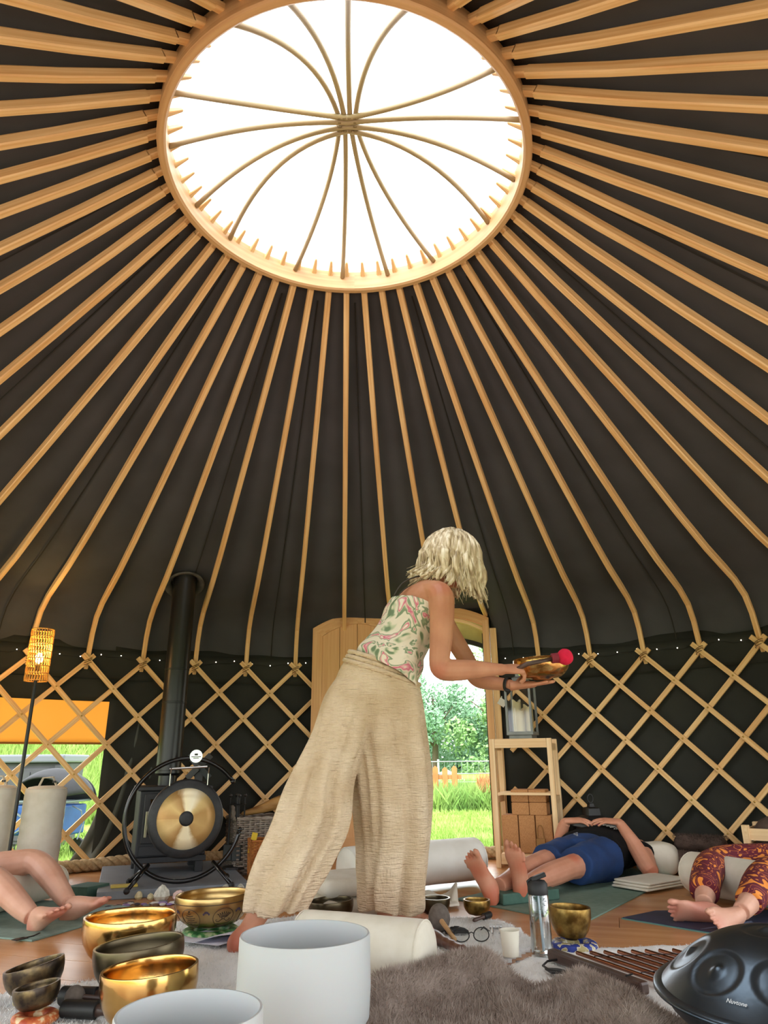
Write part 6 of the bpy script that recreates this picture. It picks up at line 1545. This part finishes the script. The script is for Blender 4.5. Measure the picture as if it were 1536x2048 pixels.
# ---- person in patterned trousers (right edge)
w2 = thing('person', 'person lying in maroon and orange patterned trousers, bare feet on a navy mat', 'person', (1.5, 3.5, 0))
mb = MB()
limb(mb, [(1.355, 3.39, 0.058, .036), (1.40, 3.47, 0.085, .045), (1.50, 3.64, 0.15, .055), (1.60, 3.79, 0.155, .06), (1.78, 3.84, 0.15, .08), (2.05, 3.80, 0.13, .095)])
limb(mb, [(1.435, 3.225, 0.055, .034), (1.50, 3.29, 0.075, .042), (1.60, 3.40, 0.115, .052), (1.71, 3.52, 0.135, .058), (1.86, 3.60, 0.14, .08), (2.06, 3.64, 0.13, .095)])
foot(mb, (1.345, 3.335, 0.053), (-0.985, -0.02, 0.16), (0.1, 0.85, 0.50), (0, -0.4, 0.9), 1.0)
foot(mb, (1.420, 3.195, 0.055), (-0.66, -0.74, 0.10), (0.62, -0.60, 0.50), (-0.3, 0.3, 0.9), 0.98)
rings_loft(mb, [(V((1.98, 3.73, 0.13)), V((0, .17, 0)), UPZ*.11), (V((2.12, 3.71, 0.13)), V((0, .175, 0)), UPZ*.115), (V((2.3, 3.68, 0.125)), V((0, .14, 0)), UPZ*.10), (V((2.46, 3.65, 0.125)), V((0, .16, 0)), UPZ*.105), (V((2.56, 3.63, 0.11)), V((0, .10, 0)), UPZ*.06)], 22)
limb(mb, [(2.54, 3.63, 0.11, .05), (2.62, 3.62, 0.11, .048)]); head(mb, (2.68, 3.61, 0.12), (1, -0.05, 0.1), (0, 0, 1))
for s in (-1, 1): limb(mb, [(2.48, 3.65+s*.15, 0.11, .045), (2.3, 3.66+s*.22, 0.06, .038), (2.12, 3.68+s*.24, 0.05, .028)]); hand(mb, (2.10, 3.68+s*.24, 0.05), (-1, 0, 0), (0, 0, 1), (0, -s, 0))
mb.build('body', SKINP, w2, world=True, remesh=0.0039, iters=3)
PAT = mat('maroon_pattern', '#6b1626', '#e08a34', scale=9.5, rough=0.8, detail=1.5)
ramp2(PAT, [(0.0, '#e0852f'), (0.36, '#e38b36'), (0.368, '#5c1322'), (0.475, '#64162a'), (0.481, '#d9803a'), (0.489, '#d9803a'), (0.495, '#611526'), (0.60, '#5c1322'), (0.608, '#e38b36')])
n = next(n for n in PAT.node_tree.nodes if n.type == 'TEX_NOISE'); n.inputs['Distortion'].default_value = 2.2
mb = MB()
limb(mb, [(1.385, 3.445, 0.092, .062, .062), (1.43, 3.53, 0.115, .066, .066), (1.51, 3.66, 0.15, .070, .070), (1.60, 3.785, 0.152, .078, .078), (1.70, 3.84, 0.150, .088, .088), (1.86, 3.84, 0.143, .098, .098), (2.06, 3.79, 0.13, .11, .11)], 6, 24)
limb(mb, [(1.50, 3.29, 0.078, .054, .054), (1.55, 3.345, 0.095, .060, .060), (1.62, 3.43, 0.12, .067, .067), (1.715, 3.53, 0.138, .074, .074), (1.86, 3.61, 0.14, .092, .092), (2.06, 3.65, 0.13, .108, .108)], 6, 24)
rings_loft(mb, [(V((1.95, 3.73, 0.13)), V((0, .18, 0)), UPZ*.115), (V((2.10, 3.715, 0.13)), V((0, .19, 0)), UPZ*.122), (V((2.24, 3.69, 0.128)), V((0, .155, 0)), UPZ*.11)], 24)
mb.build('trousers', PAT, w2, world=True, remesh=0.007, iters=3)
mb = MB(); rings_loft(mb, [(V((2.18, 3.70, 0.13)), V((0, .175, 0)), UPZ*.118), (V((2.32, 3.68, 0.128)), V((0, .158, 0)), UPZ*.113), (V((2.46, 3.65, 0.127)), V((0, .178, 0)), UPZ*.115), (V((2.55, 3.63, 0.112)), V((0, .11, 0)), UPZ*.072)], 24)
mb.build('top', mat('plum_jersey', '#4a2432', rough=0.85), w2, world=True, remesh=0.01, iters=2)

# ---- person at the left edge
p1 = thing('person', 'person with bare legs lying at the left edge, knees over a cream bolster', 'person', (-1.6, 3.5, 0))
mb = MB()
limb(mb, [(-1.405, 3.475, 0.068, .035), (-1.47, 3.53, 0.105, .044), (-1.58, 3.62, 0.170, .056), (-1.685, 3.70, 0.205, .054), (-1.78, 3.70, 0.195, .064), (-2.05, 3.66, 0.145, .088)])
limb(mb, [(-1.475, 3.285, 0.052, .035), (-1.54, 3.315, 0.085, .046), (-1.66, 3.37, 0.15, .056), (-1.77, 3.42, 0.188, .055), (-1.88, 3.44, 0.175, .070), (-2.06, 3.46, 0.145, .088)])
foot(mb, (-1.385, 3.455, 0.078), (0.84, -0.22, 0.38), (-0.35, 0.05, 0.93), (-0.1, -1, 0.0), 1.0)
foot(mb, (-1.445, 3.262, 0.072), (0.62, -0.55, 0.42), (-0.45, 0.25, 0.85), (0.5, 0.8, 0.2), 0.98)
rings_loft(mb, [(V((-2.0, 3.56, 0.13)), V((0, .165, 0)), UPZ*.105), (V((-2.15, 3.57, 0.13)), V((0, .17, 0)), UPZ*.11), (V((-2.32, 3.58, 0.12)), V((0, .135, 0)), UPZ*.10), (V((-2.48, 3.59, 0.12)), V((0, .16, 0)), UPZ*.10), (V((-2.58, 3.6, 0.11)), V((0, .10, 0)), UPZ*.06)], 22)
limb(mb, [(-2.56, 3.6, 0.11, .05), (-2.64, 3.6, 0.11, .048)]); head(mb, (-2.71, 3.6, 0.12), (-1, 0, 0.1), (0, 0, 1))
for s in (-1, 1): limb(mb, [(-2.5, 3.59+s*.15, 0.11, .045), (-2.32, 3.58+s*.22, 0.06, .038), (-2.14, 3.57+s*.24, 0.05, .028)]); hand(mb, (-2.12, 3.57+s*.24, 0.05), (1, 0, 0), (0, 0, 1), (0, -s, 0))
mb.build('body', SKINP, p1, world=True, remesh=0.0039, iters=3)
mb = MB()
limb(mb, [(-1.93, 3.68, 0.165, .088, .088), (-2.08, 3.65, 0.145, .11, .11)], 6, 24); limb(mb, [(-1.96, 3.45, 0.16, .088, .088), (-2.08, 3.48, 0.145, .11, .11)], 6, 24)
rings_loft(mb, [(V((-2.0, 3.56, 0.13)), V((0, .18, 0)), UPZ*.115), (V((-2.14, 3.57, 0.132)), V((0, .185, 0)), UPZ*.12), (V((-2.26, 3.58, 0.128)), V((0, .15, 0)), UPZ*.108)], 24)
mb.build('shorts', mat('grey_shorts', '#5d6066', rough=0.9), p1, world=True, remesh=0.009, iters=3)
mb = MB(); rings_loft(mb, [(V((-2.2, 3.57, 0.13)), V((0, .172, 0)), UPZ*.116), (V((-2.34, 3.58, 0.125)), V((0, .155, 0)), UPZ*.112), (V((-2.48, 3.59, 0.122)), V((0, .178, 0)), UPZ*.11), (V((-2.57, 3.6, 0.112)), V((0, .11, 0)), UPZ*.07)], 24)
mb.build('top', mat('white_jersey', '#b9b6b0', rough=0.9), p1, world=True, remesh=0.01, iters=2)
